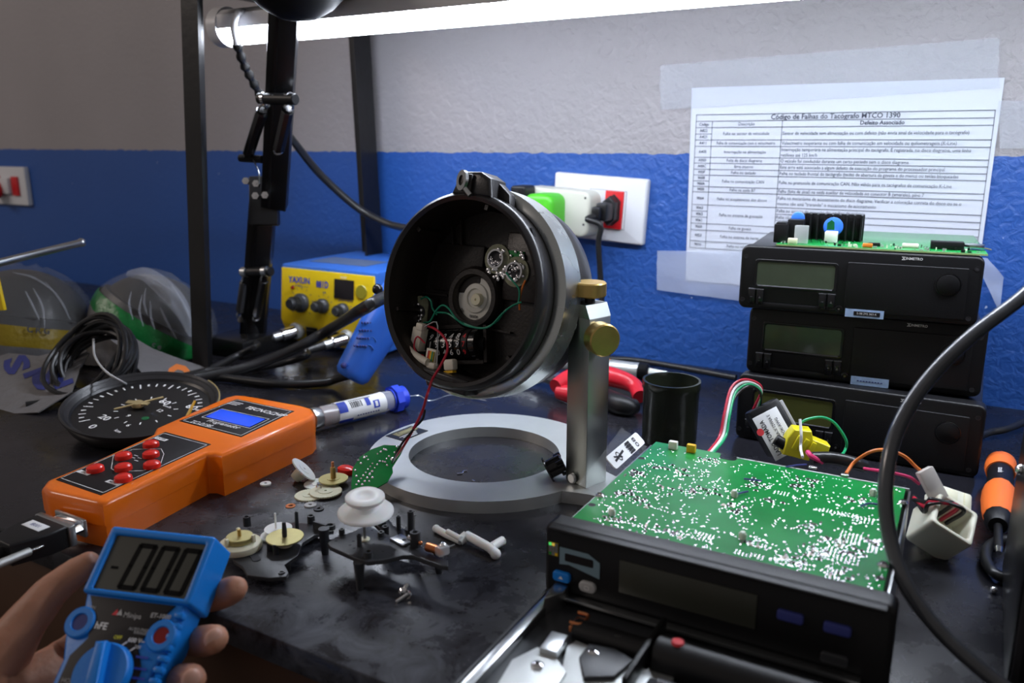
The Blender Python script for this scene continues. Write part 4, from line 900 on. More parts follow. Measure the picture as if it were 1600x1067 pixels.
Pq=[oq(*zp(*p)) for p in ((1062,186),(1275,234),(1198,272),(990,222))]
if sum(Pq[i][0]*Pq[(i+1)%4][1]-Pq[(i+1)%4][0]*Pq[i][1] for i in range(4))<0: Pq=Pq[::-1]
mb=MB(); mb.prism(Pq,OH+.0004,OH+.0010,'lcd_blue',bev=.0002); mb.build('display',pn,label='glowing blue display')
mb,P,c=panel(((795,293),(1015,352),(485,597),(268,522)),'keys')
hexa=[oq(*zp(*p)) for p in ((640,378),(775,375),(788,400),(770,455),(690,480),(560,485),(535,470),(545,410))]
mb.loopline(hexa,.0006,'ink_white',z=OH+.0005)
for s,px,py in (('ENTER',775,328),('ESC',405,490),('MENU',545,538)):
    x,y=oq(*zp(px,py)); mb.box((x,y,OH+.0005),(.014,.0042,.0001),'label_white'); mb.text(s,T(x,y,OH+.0006),.0035,'ink_black','CENTER',bold=.01)
for px,py,r_ in ((640,418,0),(655,432,90),(672,420,0),(655,408,90)):
    x,y=oq(*zp(px,py)); mb.line((x-.002,y),(x+.002,y),.0008,'ink_white',z=OH+.0005)
kp_=mb.build('key_panel',t)
for px,py in ((725,346),(725,394),(730,444),(592,402),(592,457),(592,508),(457,463)):
    x,y=oq(*zp(px,py),OH+.003); mb=MB(T(x,y,OH+.0003)); mb.lathe([(0,.0046),(.0045,.0044),(.0060,.0034),(.0064,.002),(.0064,0)],'red_button',seg=28); mb.build('button',t,label='red push button')
x,y=oq(158,800,.02)
q=omi@at(177,820,.014); mb=MB(); 
e1=omi@at(163,818,.014); e2=omi@at(187,808,.014); dv=(e2-e1); mb.box((0,0,0),(dv.length,.0003,.008),'label_grey',T(*((e1+e2)/2+Vector((.0008,-.0004,0))))@R('Z',math.degrees(math.atan2(dv.y,dv.x)))); mb.build('side_sticker',t)
# connector at near end
e=omi@at(110,795,.018)
ctr=Vector(((poly[0][0]+oq(160,785)[0])/2,min(p[1] for p in poly),.017))
ey=ctr.y; ex=ctr.x
mb=MB(); mb.box((ex,ey-.0015,.017),(.034,.003,.013),'zinc',bev=.001); mb.box((ex,ey-.005,.017),(.022,.006,.009),'chrome',bev=.002)
for s in (-.0135,.0135): mb.cyl((ex+s,ey-.003,.017),(ex+s,ey-.009,.017),.003,'zinc',seg=6)
mb.build('port',t,label='metal serial port')
t=thing('serial_plug','black serial plug hood with white label at end of orange programmer','plug',om_@T(ex,ey-.009,.017))
mb=MB(); mb.box((0,-.0035,0),(.040,.005,.015),'zinc',bev=.001); mb.build('plug_plate',t)
mb=MB(); mb.prism([(-.018,-.005),(.018,-.005),(.018,-.018),(.011,-.040),(-.011,-.040),(-.018,-.018)][::-1],-.0075,.0075,'black_plastic',bev=.0015); mb.build('hood',t)
mb=MB(); mb.box((-.001,-.016,.0078),(.020,.008,.0004),'label_white',bev=.0001); mb.text('IB001',T(-.001,-.016,.0081),.0045,'ink_navy','CENTER'); mb.build('label',t)
for s in (-.0155,.0155):
    mb=MB(); mb.cyl((s,0,0),(s,-.030,0),.0014,'chrome',seg=10); mb.cyl((s,-.030,0),(s,-.055,0),.0027,'alu',seg=16,bev=.0005); mb.build('thumb_screw',t)
MB().tube([(0,-.038,0),(0,-.07,-.002),(-.02,-.12,-.012),(-.06,-.16,-.0135)],.004,'cable_black').build('cord',t)
# ================================================================== SPEEDOMETER DIAL
dn=Vector((.13,-.10,1)).normalized(); dc=Vector((-.697,-.500,.022)); dx_=Vector((1,0,0)); dx_=(dx_-dn*dx_.dot(dn)).normalized(); dy_=dn.cross(dx_)
DM=frame(dc,dx_,dy_,dn); DMi=DM.inverted(); Rd=.0715
def dp(px,py,z=0): d=ray(px,py); v=DMi@(CAM+d*((dc+dn*z-CAM).dot(dn)/d.dot(dn))); return v.x,v.y
t=thing('speedometer_dial','round black speedometer dial with white numerals lying behind orange programmer','gauge',DM)
mb=MB(); mb.lathe([(.0,-.012),(.060,-.012),(.066,-.009),(.0700,-.001),(.0725,.004),(.0722,.0055),(.0706,.0062),(.0660,.0018),(.0640,.0005)],'bezel_black',seg=80); mb.build('rim',t,angle=50); mb=MB(); mb.lathe([(.0716,.0060),(.0726,.0066),(.0732,.0060),(.0730,.0044)],'dial_rim',seg=60,arc=math.radians(75),a0=math.radians(5)); mb.build('rim_edge',t,label='brassy edge')
mb=MB(); mb.lathe([(0,-.002),(.0625,-.002),(.0650,.0008),(.0688,.0045),(.0700,.0050)],'dial_black',seg=80); mb.build('face',t)
hc_=dp(227,651); ink=MB()
a0=math.atan2(dp(130,672)[1]-hc_[1],dp(130,672)[0]-hc_[0]); 
if a0<0: a0+=2*PI
for k in range(27):
    a=a0-k*math.radians(8.5); big=k%2==0; r1,r0=.0555,(.0475 if k%4==0 else .0505)
    if not big: r1,r0=.0545,.0520
    ink.line((r0*math.cos(a),r0*math.sin(a)),(r1*math.cos(a),r1*math.sin(a)),.0014 if big else .0020,'ink_white',z=-.0017)
for s,px,py,sz in (('0',144,664,.011),('20',163,650,.011),('60',257,626,.011),('80',299,634,.011),('km/h',261,632.5,.0045),('12',249,639,.0065),('9',200,647,.0065),('6',200,662,.0065),('km',184,671,.0055),('3',262,664,.0065)):
    x,y=dp(px,py); ink.text(s,T(x,y,-.0017),sz,'ink_white','CENTER',sx=1.15,bold=.02)
for k in range(12):
    a=k*PI/6+.2; ink.line((.026*math.cos(a)+hc_[0]*.3,.026*math.sin(a)),(.029*math.cos(a)+hc_[0]*.3,.029*math.sin(a)),.0012,'ink_white',z=-.0017)
ink.disc(hc_,.0035,'pcb_green_dark',z=-.0016); ink.text('tacho',T(hc_[0],hc_[1]+.010,-.0017),.004,'ink_print','CENTER')
ink.build('markings',t)['kind']='stuff'
mb=MB(); p=dp(178,638,.004);q=dp(255,619,.004); mb.tube([(*p,.003),(*q,.003)],.0010,'dial_rim',seg=8); x,y=dp(215,628,.004); mb.lathe([(0,.003),(.005,.003),(.006,.001),(.006,-.001)],'dial_rim',T(x,y,.001),20); mb.box((0,0,.003),(.022,.006,.0012),'dial_rim',T(x,y,0)@R('Z',25)); mb.build('needle',t,label='brass needle with hub')
mb=MB(); p=dp(288,628,.010);q=dp(292,648,.001); mb.prism([(-.0016,0),(.0016,0),(.0008,.017),(-.0008,.017)],-.0008,.0008,'needle_yellow',T(q[0],q[1],-.001)@R('X',50)); mb.build('pointer',t,label='orange yellow pointer')
# ================================================================== SOLDERING STATION
SB=at(446,533,0.004); sy=SB.y; sx0=SB.x; zt_=aty(452,417,sy).z; sx1=aty(581,434,sy).x+.003
dpth=.175
dback=at(583,388,zt_); yb_=min(dback.y,-.012); dpth=min(yb_-sy,.2)
t=thing('soldering_station','blue and yellow hot air soldering station with three black knobs','soldering station',T(sx0,sy,0))
sw=sx1-sx0; shh=zt_
MX=frame((0,0,0),(0,1,0),(0,0,1),(1,0,0)) # profile y,z extruded along x
zk=aty(444,498,sy-.006).z
mb=MB(); mb.box((sw/2,dpth/2+.004,shh/2+.003),(sw+.006,dpth,shh),'station_blue',bev=.004); mb.build('case',t)
mb=MB(); pf_=[(.004,.006),(.0,zk-.014),(-.006,zk),(.0015,shh-.002),(.010,shh-.002),(.010,.006)]
mb.prism(pf_[::-1],.001,sw-.001,'station_yellow',MX,bev=.0005); mb.build('front_panel',t)
def sp_(px,py): # point on upper face
    v=aty(px,py,sy-.002); f_=(v.z-zk)/(shh-zk); yy=-.006+.0075*f_; v=aty(px,py,sy+yy); return Vector((v.x-sx0,yy-.0006,v.z))
UF=lambda px,py:(lambda v:frame(v,(1,0,0),Vector((0,.075/10*1,shh-zk)).normalized(),Vector((1,0,0)).cross(Vector((0,.0075,shh-zk)).normalized())))(sp_(px,py))
mb=MB(); mb.text('YAXUN',UF(468,438),.0114,'ink_blue','CENTER',sx=.98,bold=.025); mb.text('881D',UF(504,445),.0120,'ink_blue','CENTER',sx=.80,bold=.03); mb.text('hot air soldering station',UF(470,442.5)@T(0,-.004,0),.0030,'ink_navy','CENTER')
mb.text('TEMP',UF(537,434),.0048,'ink_white','CENTER'); mb.text('AIR',UF(507,457),.0045,'ink_navy','CENTER'); mb.text('TEMP CONTROL',UF(541,469),.0040,'ink_navy','CENTER',sx=.8); mb.text('HEATING',UF(466,446),.0030,'ink_navy','CENTER'); mb.build('lettering',t,label='blue lettering on yellow')
mb=MB()
for (px,py,r,n) in ((472,473,.0165,11),(506,478,.0125,9),(537,485,.0120,9)):
    for k in range(n):
        a=math.radians(-40+260*k/(n-1)); mb.line((r*1.12*math.cos(a),r*1.12*math.sin(a)),(r*1.28*math.cos(a),r*1.28*math.sin(a)),.0006,'ink_navy',UF(px,py),z=.0002)
mb.build('knob_scales',t)['kind']='stuff'
for px,py,r,h in ((472,473,.0130,.024),(506,478,.0100,.020),(537,485,.0098,.018)):
    fm=UF(px,py); mb=MB(fm); prof=[(r,0),(r,.005),(r*.94,.006),(r*.60,.009),(r*.56,h-.002),(r*.48,h),(0,h)]
    mb.lathe(prof,'gear_plate',seg=36)
    for k in range(18): a=k*PI/9; mb.box((r*.66,0,h*.55),(.0016,.0010,h*.5),'gear_plate',R('Z',math.degrees(a)))
    mb.build('knob',t)
a=UF(538,452); mb=MB(a); mb.prism(rrect(.0335,.0255,.001),0,.0006,'decal_black',bev=.0002); mb.build('display',t)
mb=MB(UF(565,456)); mb.lathe([(0,.0008),(.0085,.0008),(.0092,0)],'lens_olive',seg=32); mb.build('round_window',t)
mb=MB(UF(458,449)); mb.lathe([(0,.003),(.0018,.0025),(.0025,.001),(.0025,0)],'led_red',seg=16); mb.build('indicator_lamp',t)
def lf(px,py): v=aty(px,py,sy-.0015); return Vector((v.x-sx0,-.0012,v.z))
for px,py in ((488,521),(521,528)):
    v=lf(px,py); mb=MB(T(*v)@R('X',90)); mb.prism(rrect(.020,.018,.001),-.002,.002,'black_gloss',bev=.0006); mb.box((0,.003,.003),(.014,.007,.004),'black_gloss',R('X',12),bev=.001); mb.build('switch',t)
mb=MB()
for x0,x1,y0,y1 in ((446,499,505,537),(503,560,510,545)):
    a=lf(x0,y0);b=lf(x1,y1); mb.loopline([(a.x,a.z),(b.x,a.z),(b.x,b.z),(a.x,b.z)],.0005,'brass_pale',R('X',90),z=.0035)
mb.build('panel_lines',t)
MB().box((sw*.42,dpth*.38,shh+.0033),(sw*.62,dpth*.30,.0004),'sticker_grey').build('top_sticker',t,label='worn grey sticker on top')
for v_,nm in ((lf(466,516),'a'),(lf(545,527),'b')):
    mb=MB(T(*v_)@R('X',90)); mb.lathe([(.0115,-.001),(.0115,.006),(.0095,.008),(.007,.008)],'alu',seg=28); mb.build('socket',t)
for x in (.015,sw-.015):
    for y in (.02,dpth-.015): MB().cyl((x,y,0),(x,y,.006),.007,'black_plastic').build('foot',t)
def cableplug(v,pts,label,px):
    w0=Vector((sx0,sy,0))+v; t=thing('round_connector',label[0],'connector',T(*w0))
    d=(at(*pts[0],pts[0+0] and .030)-w0) if False else Vector((-.45,-1,-.18)).normalized()
    mb=MB(); mb.cyl((0,-.006,0),Vector((0,-.006,0))+d*.020,.0085,'chrome',bev=.001,r1=.0085); mb.cyl(Vector((0,-.006,0))+d*.020,Vector((0,-.006,0))+d*.032,.0065,'zinc',bev=.001)
    mb.build('shell',t); 
    mb=MB(); mb.cyl(Vector((0,-.006,0))+d*.030,Vector((0,-.006,0))+d*.058,.0062,'cable_black',r1=.0045); mb.build('strain_relief',t)
    e=w0+Vector((0,-.006,0))+d*.056; c=MB(); c.tube([e]+[at(*p) for p in pts],.0042,'cable_black'); c.build('cord',t,world=True)
cableplug(lf(466,516),[(400,541,.024),(370,556,.012),(320,580,.006),(262,596,.006),(190,612,.006)],('chrome connector with black cable, left socket of the yellow station',),0)
cableplug(lf(545,527),[(478,556,.020),(440,568,.010),(390,577,.006),(320,580,.006),(240,602,.006)],('chrome connector with black cable, right socket of the yellow station',),0)
# ================================================================== HOT AIR GUN
g0=at(552,582,.024); g1=aty(622,462,g0.y+.045); ga=(g1-g0).normalized(); fm=aim(g0,g1,up=-FWD)
t=thing('hot_air_gun','blue hot air gun handle with yellow collar leaning on the soldering station','hot air gun',T(*g0))
mb=MB()
prof=[(0,-.007),(.018,-.0065),(.0215,-.002),(.0222,.004),(.0238,.03),(.0262,.065),(.0264,.085),(.0235,.105),(.0210,.112),(0,.112)]
b=MB(); b.lathe(prof,'gun_blue',fm@Matrix.Diagonal((.9,1.12,1,1)),40); b.build('handle',t,world=True,angle=50)
def gpt(px,py):
    # first hit on handle cylinder approx
    d=ray(px,py).normalized(); o=CAM; ax_=ga; w0=o-g0; a=d-ax_*d.dot(ax_); c=w0-ax_*w0.dot(ax_); A_=a.dot(a);B_=2*a.dot(c);C__=c.dot(c)-.0274**2; D__=B_*B_-4*A_*C__
    return o+d*((-B_-math.sqrt(max(D__,0)))/(2*A_))
for k,(px,py) in enumerate(((575,505),(571,517),(567,529),(563,541))):
    for j in range(5): MB().ball(gpt(px-9+j*4.5,py-1+j*.2),.0014,'ink_navy',sc=(1,1,1),seg=8).build('grip_slot',t,world=True)
for k,(px,py) in enumerate(((580,518),(576,531),(572,544))):
    MB().tube([gpt(px,py),gpt(px+5,py-5),gpt(px+10,py-1),gpt(px+12,py+3)],.0007,'station_blue',seg=6).build('grip_groove',t,world=True)
MB().ball(gpt(537,571),.0035,'ink_navy',seg=12).build('button_hole',t,world=True)
for s_ in (.090,.097): MB().lathe([(.0235,s_-.0006),(.0268,s_),(.0235,s_+.0006)],'station_blue',fm@Matrix.Diagonal((.9,1.12,1,1)),40).build('seam_ring',t,world=True)
b=MB(); b.lathe([(0,.110),(.018,.112),(.0175,.122),(.013,.135),(0,.137)],'station_yellow',fm,32); b.build('collar',t,world=True,label='bright yellow collar')
b=MB(); b.lathe([(0,.13),(.010,.132),(.010,.175),(.008,.176)],'zinc',fm,24); b.build('nozzle',t,world=True)
c=MB(); e0=g0-ga*.003; c.tube([e0,at(525,592,.010),at(505,598,.006),at(440,600,.006),at(380,594,.006),at(330,590,.006),at(262,604,.006),at(190,632,.006),at(120,640,.008)],.0048,'cable_black'); c.build('power_cord',t,world=True)
c=MB(); c.tube([aty(640,448,g0.y+.02),aty(600,465,g0.y-.045),aty(565,484,g0.y-.075),at(520,512,.060),at(470,540,.036),at(420,562,.020),at(370,578,.012),at(300,592,.008),at(235,604,.008)],.0063,'cable_black'); tag(c.build('air_hose'),'thick black air hose sweeping in front of the yellow station','hose')
MB().ball(aty(590,452,g0.y-.0),.006,'black_gloss',seg=16).build('trim_knob',t,world=True)
c=MB(); c.tube([at(300,618,.004),at(250,612,.005),at(200,618,.005),at(150,622,.005),at(96,624,.006),at(40,632,.006)],.0030,'cable_black'); tag(c.build('black_cable'),'thin black cable running left behind the speedometer dial','cable')
# ================================================================== SYRINGE
s0=at(486,657,.0112); s1=at(634,621,.0112); s0.z=s1.z=.0125; fm=aim(s0,s1); Ls=(s1-s0).length
t=thing('flux_syringe','clear syringe of soldering flux with white label and blue cap','syringe',T(*s0))
rs=.0105
b=MB(); b.lathe([(rs,.010),(rs,Ls-.026),(rs*.97,Ls-.020),(rs*.97,Ls-.004)],'clear_tube',fm,32); b.build('barrel',t,world=True)
b=MB(); b.lathe([(0,.006),(rs*.9,.006),(rs*.9,Ls-.045),(0,Ls-.043)],'flux',fm,28); b.build('flux_fill',t,world=True)
b=MB(); b.lathe([(rs*.5,0),(rs*1.02,.001),(rs*1.02,.006),(rs*.9,.010)],'zinc',fm,28); b.build('tail_ring',t,world=True)
# orient so label faces camera up
vz=(s1-s0).normalized(); up=(CAM-(s0+s1)/2).normalized(); up=(up-vz*up.dot(vz)).normalized(); side=vz.cross(up)
SM=frame(s0,up,side,vz)  # angle 0 faces camera
def onlab(u,v,dr=.0004): # u along (m), v angle deg
    a=math.radians(v); return SM@Vector(((rs+dr)*math.cos(a),(rs+dr)*math.sin(a),u))
b=MB(); b.lathe([(rs+.0002,.026),(rs+.0003,Ls-.030)],'label_white',SM,32,arc=math.radians(230),a0=math.radians(-115)); b.build('label',t,world=True)
def lpatch(b,u0,u1,v0,v1,m,dr=.0005,n=6):
    vs=[[b.bm.verts.new(onlab(u,v0+(v1-v0)*k/n,dr)) for k in range(n+1)] for u in (u0,u1)]
    for k in range(n): b.bm.faces.new((vs[0][k],vs[1][k],vs[1][k+1],vs[0][k+1]))
    b._fin([v for r in vs for v in r],None,m)
b=MB(); Lb=Ls-.030
lpatch(b,.0262,.036,-60,8,'ink_blue'); lpatch(b,.0262,.042,50,80,'ink_blue')
lpatch(b,Lb-.024,Lb-.019,-48,0,'ink_blue'); lpatch(b,Lb-.016,Lb-.009,-20,22,'ink_blue'); lpatch(b,Lb-.014,Lb-.011,-14,14,'label_white',dr=.0007)
u=.040
while u<Lb-.028:
    w_=rnd.choice((.0004,.0007,.0011)); lpatch(b,u,u+w_,-42,-6,'ink_black',n=3); u+=w_+rnd.choice((.0005,.0008))
for k in range(14): lpatch(b,.040+k*.0018,.0412+k*.0018,-54,-47,'ink_black',n=1)
for k in range(9): lpatch(b,.046+k*.003,.0478+k*.003,38,46,'ink_navy',n=1)
for k in range(20): lpatch(b,.030+k*.0024,.0316+k*.0024,-78,-70,'ink_black',n=1)
b.build('label_print',t,world=True)['kind']='stuff'
b=MB(); b.lathe([(0,Ls-.020),(rs+.0012,Ls-.020),(rs+.0016,Ls-.003),(rs*.8,Ls),(0,Ls)],'blue_cap',fm,32)
b.lathe([(rs*.9,Ls-.018),(rs+.0045,Ls-.018),(rs+.0045,Ls-.010),(rs*.9,Ls-.010)],'blue_cap',fm,8); b.build('cap',t,world=True,label='bright blue cap')
c=MB(); c.tube([at(634,620,.012),at(655,618,.010),at(672,626,.006),at(700,618,.004),at(718,618,.002),at(760,626,.002)],.0005,'zinc',seg=6); tag(c.build('solder_wire'),'thin bare solder wire trailing from the blue syringe cap','wire')
# ================================================================== SMALL PARTS ON THE BENCH
def lay(px,py,z=0): p=at(px,py,z); return T(p.x,p.y,z)
def disc_gear(name,label,px,py,r,th,m,z=0,tilt=None,hub=None,teeth=0,hole=.0012,group=None,cat='gear'):
    F=lay(px,py,z)
    if tilt: F=F@R(tilt[0],tilt[1])
    t=thing(name,label,cat,F,group)
    if teeth:
        P=[]
        for k in range(teeth*2): a=PI*k/teeth; rr=r if k%2 else r*.955; P+= [(rr*math.cos(a),rr*math.sin(a))]
    else: P=circ(0,0,r,40)
    mb=MB(); mb.prism(P,0,th,m,holes=[circ(0,0,hole,14)]); mb.prism(circ(0,0,r*.45,28),th,th+.0004,m,holes=[circ(0,0,hole,14)]); mb.build('disc',t)
    if hub:
        hr,hh,hm=hub; mb=MB(); mb.lathe([(hr,0),(hr,hh-.0006),(hr*.8,hh),(0,hh)],hm,seg=18); mb.build('hub',t)
    return t
disc_gear('plastic_gear','flat white plastic gear, leftmost of the flat pair near the brass disc',483,775,.0115,.0012,'cream',teeth=40)
disc_gear('plastic_gear','flat white plastic gear with small metal clip on its edge',509,769,.0130,.0012,'cream',z=.0015,teeth=44)
disc_gear('plastic_gear','half hidden white gear under the brass disc',497,757,.0115,.0010,'white_plastic',teeth=40)
t=disc_gear('plastic_gear','white plastic gear tipped up on its yellowish hub near orange programmer',474,734,.0125,.0012,'white_plastic',z=.010,tilt=('Y',52),teeth=40)
t.rotation_euler=(R('Z',42)@R('Y',46)).to_euler(); MB().lathe([(0,-.010),(.0045,-.010),(.005,-.006),(.005,0)],'cream',seg=16).build('hub',t,label='yellowish hub')
F=lay(499,763,.0035)@R('Z',30)@R('Y',60); mb=MB(F); mb.tube([(.003*math.cos(k*.5),.003*math.sin(k*.5),0) for k in range(9)],.0010,'chrome',seg=8,n=2); tag(mb.build('metal_clip'),'tiny bright metal clip on the white gears','clip')
t=disc_gear('brass_disc','brass disc with upright brass shaft beside the green round board',521,749,.0120,.0010,'brass_pale',z=.0045,hub=(.0022,.011,'brass'),cat='disc')
MB().lathe([(0,-.0045),(.005,-.0045),(.005,0)],'brass_pale',seg=16).build('foot',t)
MB().lathe([(.0012,.011),(.0012,.0155),(0,.0155)],'copper',seg=12).build('shaft_tip',t)
mb=MB(lay(541,739,0)); mb.lathe([(0,.0062),(.005,.006),(.0072,.0045),(.0075,.001),(.007,0),(0,0)],'red_button',R('Z',0)@Matrix.Diagonal((1.1,.8,1,1)),24); tag(mb.build('red_push_cap'),'small red plastic cap between brass disc and round green board','cap')
def washer(label,px,py,ro,ri,m,th=.0009):
    mb=MB(lay(px,py)); mb.prism(circ(0,0,ro,28),0,th,m,holes=[circ(0,0,ri,18)],bev=.0002); tag(mb.build('washer'),label,'washer','loose washers on the bench')
washer('small white washer lying right beside the orange programmer',415,757,.0045,.0013,'white_plastic',.0014)
washer('copper coloured washer left of the two grey washers',454,791,.0038,.0019,'copper')
washer('grey washer, the farther of the touching pair',485,790,.0048,.0013,'label_grey',.0012)
washer('grey washer, the nearer of the touching pair',498,796,.0040,.0013,'gear_plate',.0012)
# gear plates
def pxpoly(px,z):
    P=[at(340+x/4.103,680+y/4.103,z) for x,y in px]; P=[(p.x,p.y) for p in P]
    if sum(P[i][0]*P[(i+1)%len(P)][1]-P[(i+1)%len(P)][0]*P[i][1] for i in range(len(P)))<0: P=P[::-1]
    return P
zq4=lambda x,y,z:at(340+x/4.103,680+y/4.103,z)
t=thing('gear_plate','black plastic gear plate nearest the multimeter, carrying a cream gear and a brass disc','gear plate',T(*zq4(330,760,0)))
Z1=.0075
mb=MB()
mb.prism(pxpoly([(95,770),(130,700),(250,640),(490,555),(640,575),(740,585),(745,610),(620,640),(545,690),(515,770),(430,830),(455,880),(440,905),(330,915),(190,895),(160,840),(100,800)],Z1),Z1-.0025,Z1,'gear_plate',bev=.0004); mb.build('plate',t,world=True)
for x,y,h,r in ((190,570,.006,.0028),(510,600,.013,.0014),(600,555,.005,.0028),(720,590,.002,.004),(335,740,.007,.0018),(375,760,.007,.0018),(410,885,.001,.0022),(150,770,.001,.0022)):
    p=zq4(x,y,Z1); mb=MB(T(p.x,p.y,Z1)); mb.lathe([(r,-.001),(r*.95,h),(r*.55,h),(r*.5,h*.4),(0,h*.4)],'gear_plate',seg=18); mb.build('post',t,world=True)
p=zq4(655,580,Z1+.004); mb=MB(); mb.box((p.x,p.y,Z1+.003),(.012,.0015,.006),'gear_plate'); mb.build('rib',t,world=True)
for x,y in ((140,800),(420,880),(560,680)):
    p=zq4(x,y,0); MB().cyl((p.x,p.y+.004,0),(p.x,p.y+.004,Z1-.002),.0022,'gear_plate',seg=12).build('leg',t,world=True)
mb=MB(); p=zq4(235,775,Z1+.0001); mb.prism(rrect(.016,.0055,.0027),0,.0004,'ink_black',T(p.x,p.y,Z1)@R('Z',-28)); mb.build('slot',t,world=True)
p=zq4(145,700,Z1+.003); F=T(p.x,p.y,Z1+.0005)
g=thing('plastic_gear','cream gear with brass disc on top at left of the near black gear plate','gear',F)
mb=MB(); mb.lathe([(0,.005),(.012,.005),(.0138,.004),(.0145,.002),(.0140,.0),(0,0)],'cream',seg=40); mb.build('disc',g)
mb=MB(); mb.lathe([(0,.0090),(.0085,.0090),(.0090,.0085),(.0090,.0055),(0,.0055)],'brass_pale',seg=32); mb.build('brass_top',g)
for k in range(3): a=k*2.09+.4; MB().box((.0098*math.cos(a),.0098*math.sin(a),.0075),(.0022,.0022,.0055),'cream',bev=.0004).build('lug',g)
MB().cyl((0,0,.009),(0,0,.0135),.0012,'brass',seg=10).build('shaft',g)
p=zq4(365,650,Z1); g=thing('plastic_gear','thin white gear pair with needle thin spindle on near black gear plate','gear',T(p.x,p.y,Z1+.0005))
MB().lathe([(0,.001),(.0095,.001),(.0095,0),(0,0)],'white_spool',seg=32).build('disc',g); mb=MB(T(.001,.003,.004)); mb.lathe([(0,.001),(.0095,.001),(.0095,0),(0,0)],'white_spool',seg=32); mb.build('disc',g); MB().cyl((0,.002,0),(0,.002,.0165),.0007,'white_spool',seg=8).build('spindle',g)
p=zq4(435,710,Z1); g=thing('brass_disc','brass disc with black spindle at centre of near black gear plate','disc',T(p.x,p.y,Z1+.0006))
MB().lathe([(0,.0065),(.0125,.0065),(.0127,.006),(.0125,.0055),(0,.0055)],'brass_pale',seg=40).build('disc',g); MB().lathe([(.005,0),(.005,.0056)],'cream',seg=18).build('hub',g); MB().lathe([(.0016,.006),(.0018,.010),(.0012,.017),(0,.0175)],'gear_plate',seg=14).build('spindle',g)
# right gear plate on legs
t=thing('gear_plate','black plastic gear plate standing on legs, carrying the white spool','gear plate',T(*zq4(950,800,0)))
Z2=.021
mb=MB(); mb.prism(pxpoly([(705,690),(760,650),(860,620),(960,575),(1100,640),(1140,660),(1300,700),(1330,745),(1420,780),(1477,800),(1477,840),(1430,835),(1250,770),(1190,770),(1060,800),(960,810),(880,785),(720,712)],Z2),Z2-.0028,Z2,'gear_plate',bev=.0004); mb.build('plate',t,world=True)
mb=MB(); mb.prism(pxpoly([(1000,560),(1050,520),(1090,530),(1130,580),(1200,600),(1290,615),(1300,640),(1120,660),(1060,620)],Z2-.004),Z2-.0065,Z2-.004,'black_plastic',bev=.0004); mb.build('rear_arm',t,world=True)
for x,y,h,r in ((797,635,.004,.0020),(910,710,.008,.0016),(968,780,.004,.0030),(1048,645,.003,.0024),(1240,600,.013,.0022),(1055,540,.008,.0028),(1160,570,.006,.0016),(1075,600,.002,.0024),(1268,710,.010,.0035),(1230,560,.004,.001)):
    p=zq4(x,y,Z2); mb=MB(T(p.x,p.y,Z2)); mb.lathe([(r,-.004),(r*.95,h),(r*.5,h),(r*.45,h*.5),(0,h*.5)],'gear_plate',seg=18); mb.build('post',t,world=True)
for x,y in ((760,678),(850,705),(875,725),(1000,697),(1060,745),(1135,735),(1120,765),(1140,690),(870,680),(990,610)):
    p=zq4(x,y,Z2); mb=MB(); mb.disc((p.x,p.y),.0010,'ink_black',z=Z2+.0001,seg=10); mb.build('hole',t,world=True)
for p in (zq4(915,985,0),zq4(690,760,0),zq4(1420,880,0),zq4(1240,760,.0)):
    q=Vector((p.x,p.y,Z2-.002)); mb=MB(); mb.cyl((p.x,p.y,0),q,.0024,'gear_plate',seg=12,r1=.0038); mb.build('leg',t,world=True)
p=zq4(1180,680,Z2); mb=MB(); mb.box((0,0,.0008),(.014,.009,.0014),'zinc',T(p.x,p.y,Z2)@R('Z',-15),bev=.0003); mb.disc((p.x+.002,p.y),.0015,'ink_black',z=Z2+.0016,seg=10); mb.build('metal_plate',t,world=True)
p=zq4(945,670,Z2); q=zq4(962,560,Z2+.0);
sb=Vector((p.x,p.y,Z2)); st=sb+Vector((0,0,.026))
t=thing('spool','white plastic spool on thin steel shaft above the black gear plate','spool',T(*sb))
MB().cyl((0,0,0),(0,0,.026),.0012,'zinc',seg=10).build('shaft',t)
MB().lathe([(.0032,-.0005),(.0032,.0010),(0,.0015)],'cream',seg=16).build('collar',t)
mb=MB(T(0,.002,.0175)@R('X',4)@R('Y',3)); mb.lathe([(0,0),(.0165,.0002),(.0182,.0012),(.0182,.0024),(.017,.0036),(.009,.0046),(.0075,.007),(.009,.0098),(.0118,.0102),(.0128,.0112),(.0128,.0130),(.0115,.0140),(.005,.0142),(.004,.0134),(0,.0134)],'white_spool',seg=56); mb.build('spool_body',t,angle=50)
# coil
p=zq4(1345,715,Z2+.004); q=zq4(1440,745,Z2+.004); t=thing('coil','copper wound coil at the right end of the black gear plate','coil',T(*p))
mb=MB(); mb.cyl(p,q,.0026,'copper',seg=14)
d=(q-p)/26
for k in range(26): mb.lathe([(.0026,-.0003),(.0029,0),(.0026,.0003)],'copper',aim(p+d*k,q),14)
mb.build('winding',t,world=True)
mb=MB(); mb.box((0,0,.001),(.006,.008,.006),'clear_tube',T(*q)@R('Z',-20),bev=.001); mb.ball(q+Vector((0,.001,.003)),.0028,'solder',seg=10); mb.build('terminal_block',t,world=True)
q2=zq4(1255,655,Z2+.006); mb=MB(); mb.ball(q2,.0028,'solder',seg=10); mb.ball(q2+Vector((-.003,0,-.001)),.002,'solder',seg=10); mb.build('solder_blob',t,world=True)
MB().tube([q2,q2+Vector((.001,0,.010)),q2+Vector((.0012,0,.016))],.0004,'zinc',seg=6).build('lead',t,world=True)
MB().tube([q+Vector((0,0,.003)),zq4(1480,715,Z2+.006),zq4(1520,700,Z2+.008)],.0004,'zinc',seg=6).build('lead',t,world=True)
q3=zq4(1300,690,Z2+.004); MB().ball(q3,.0015,'copper',seg=8).build('wire_end',t,world=True)
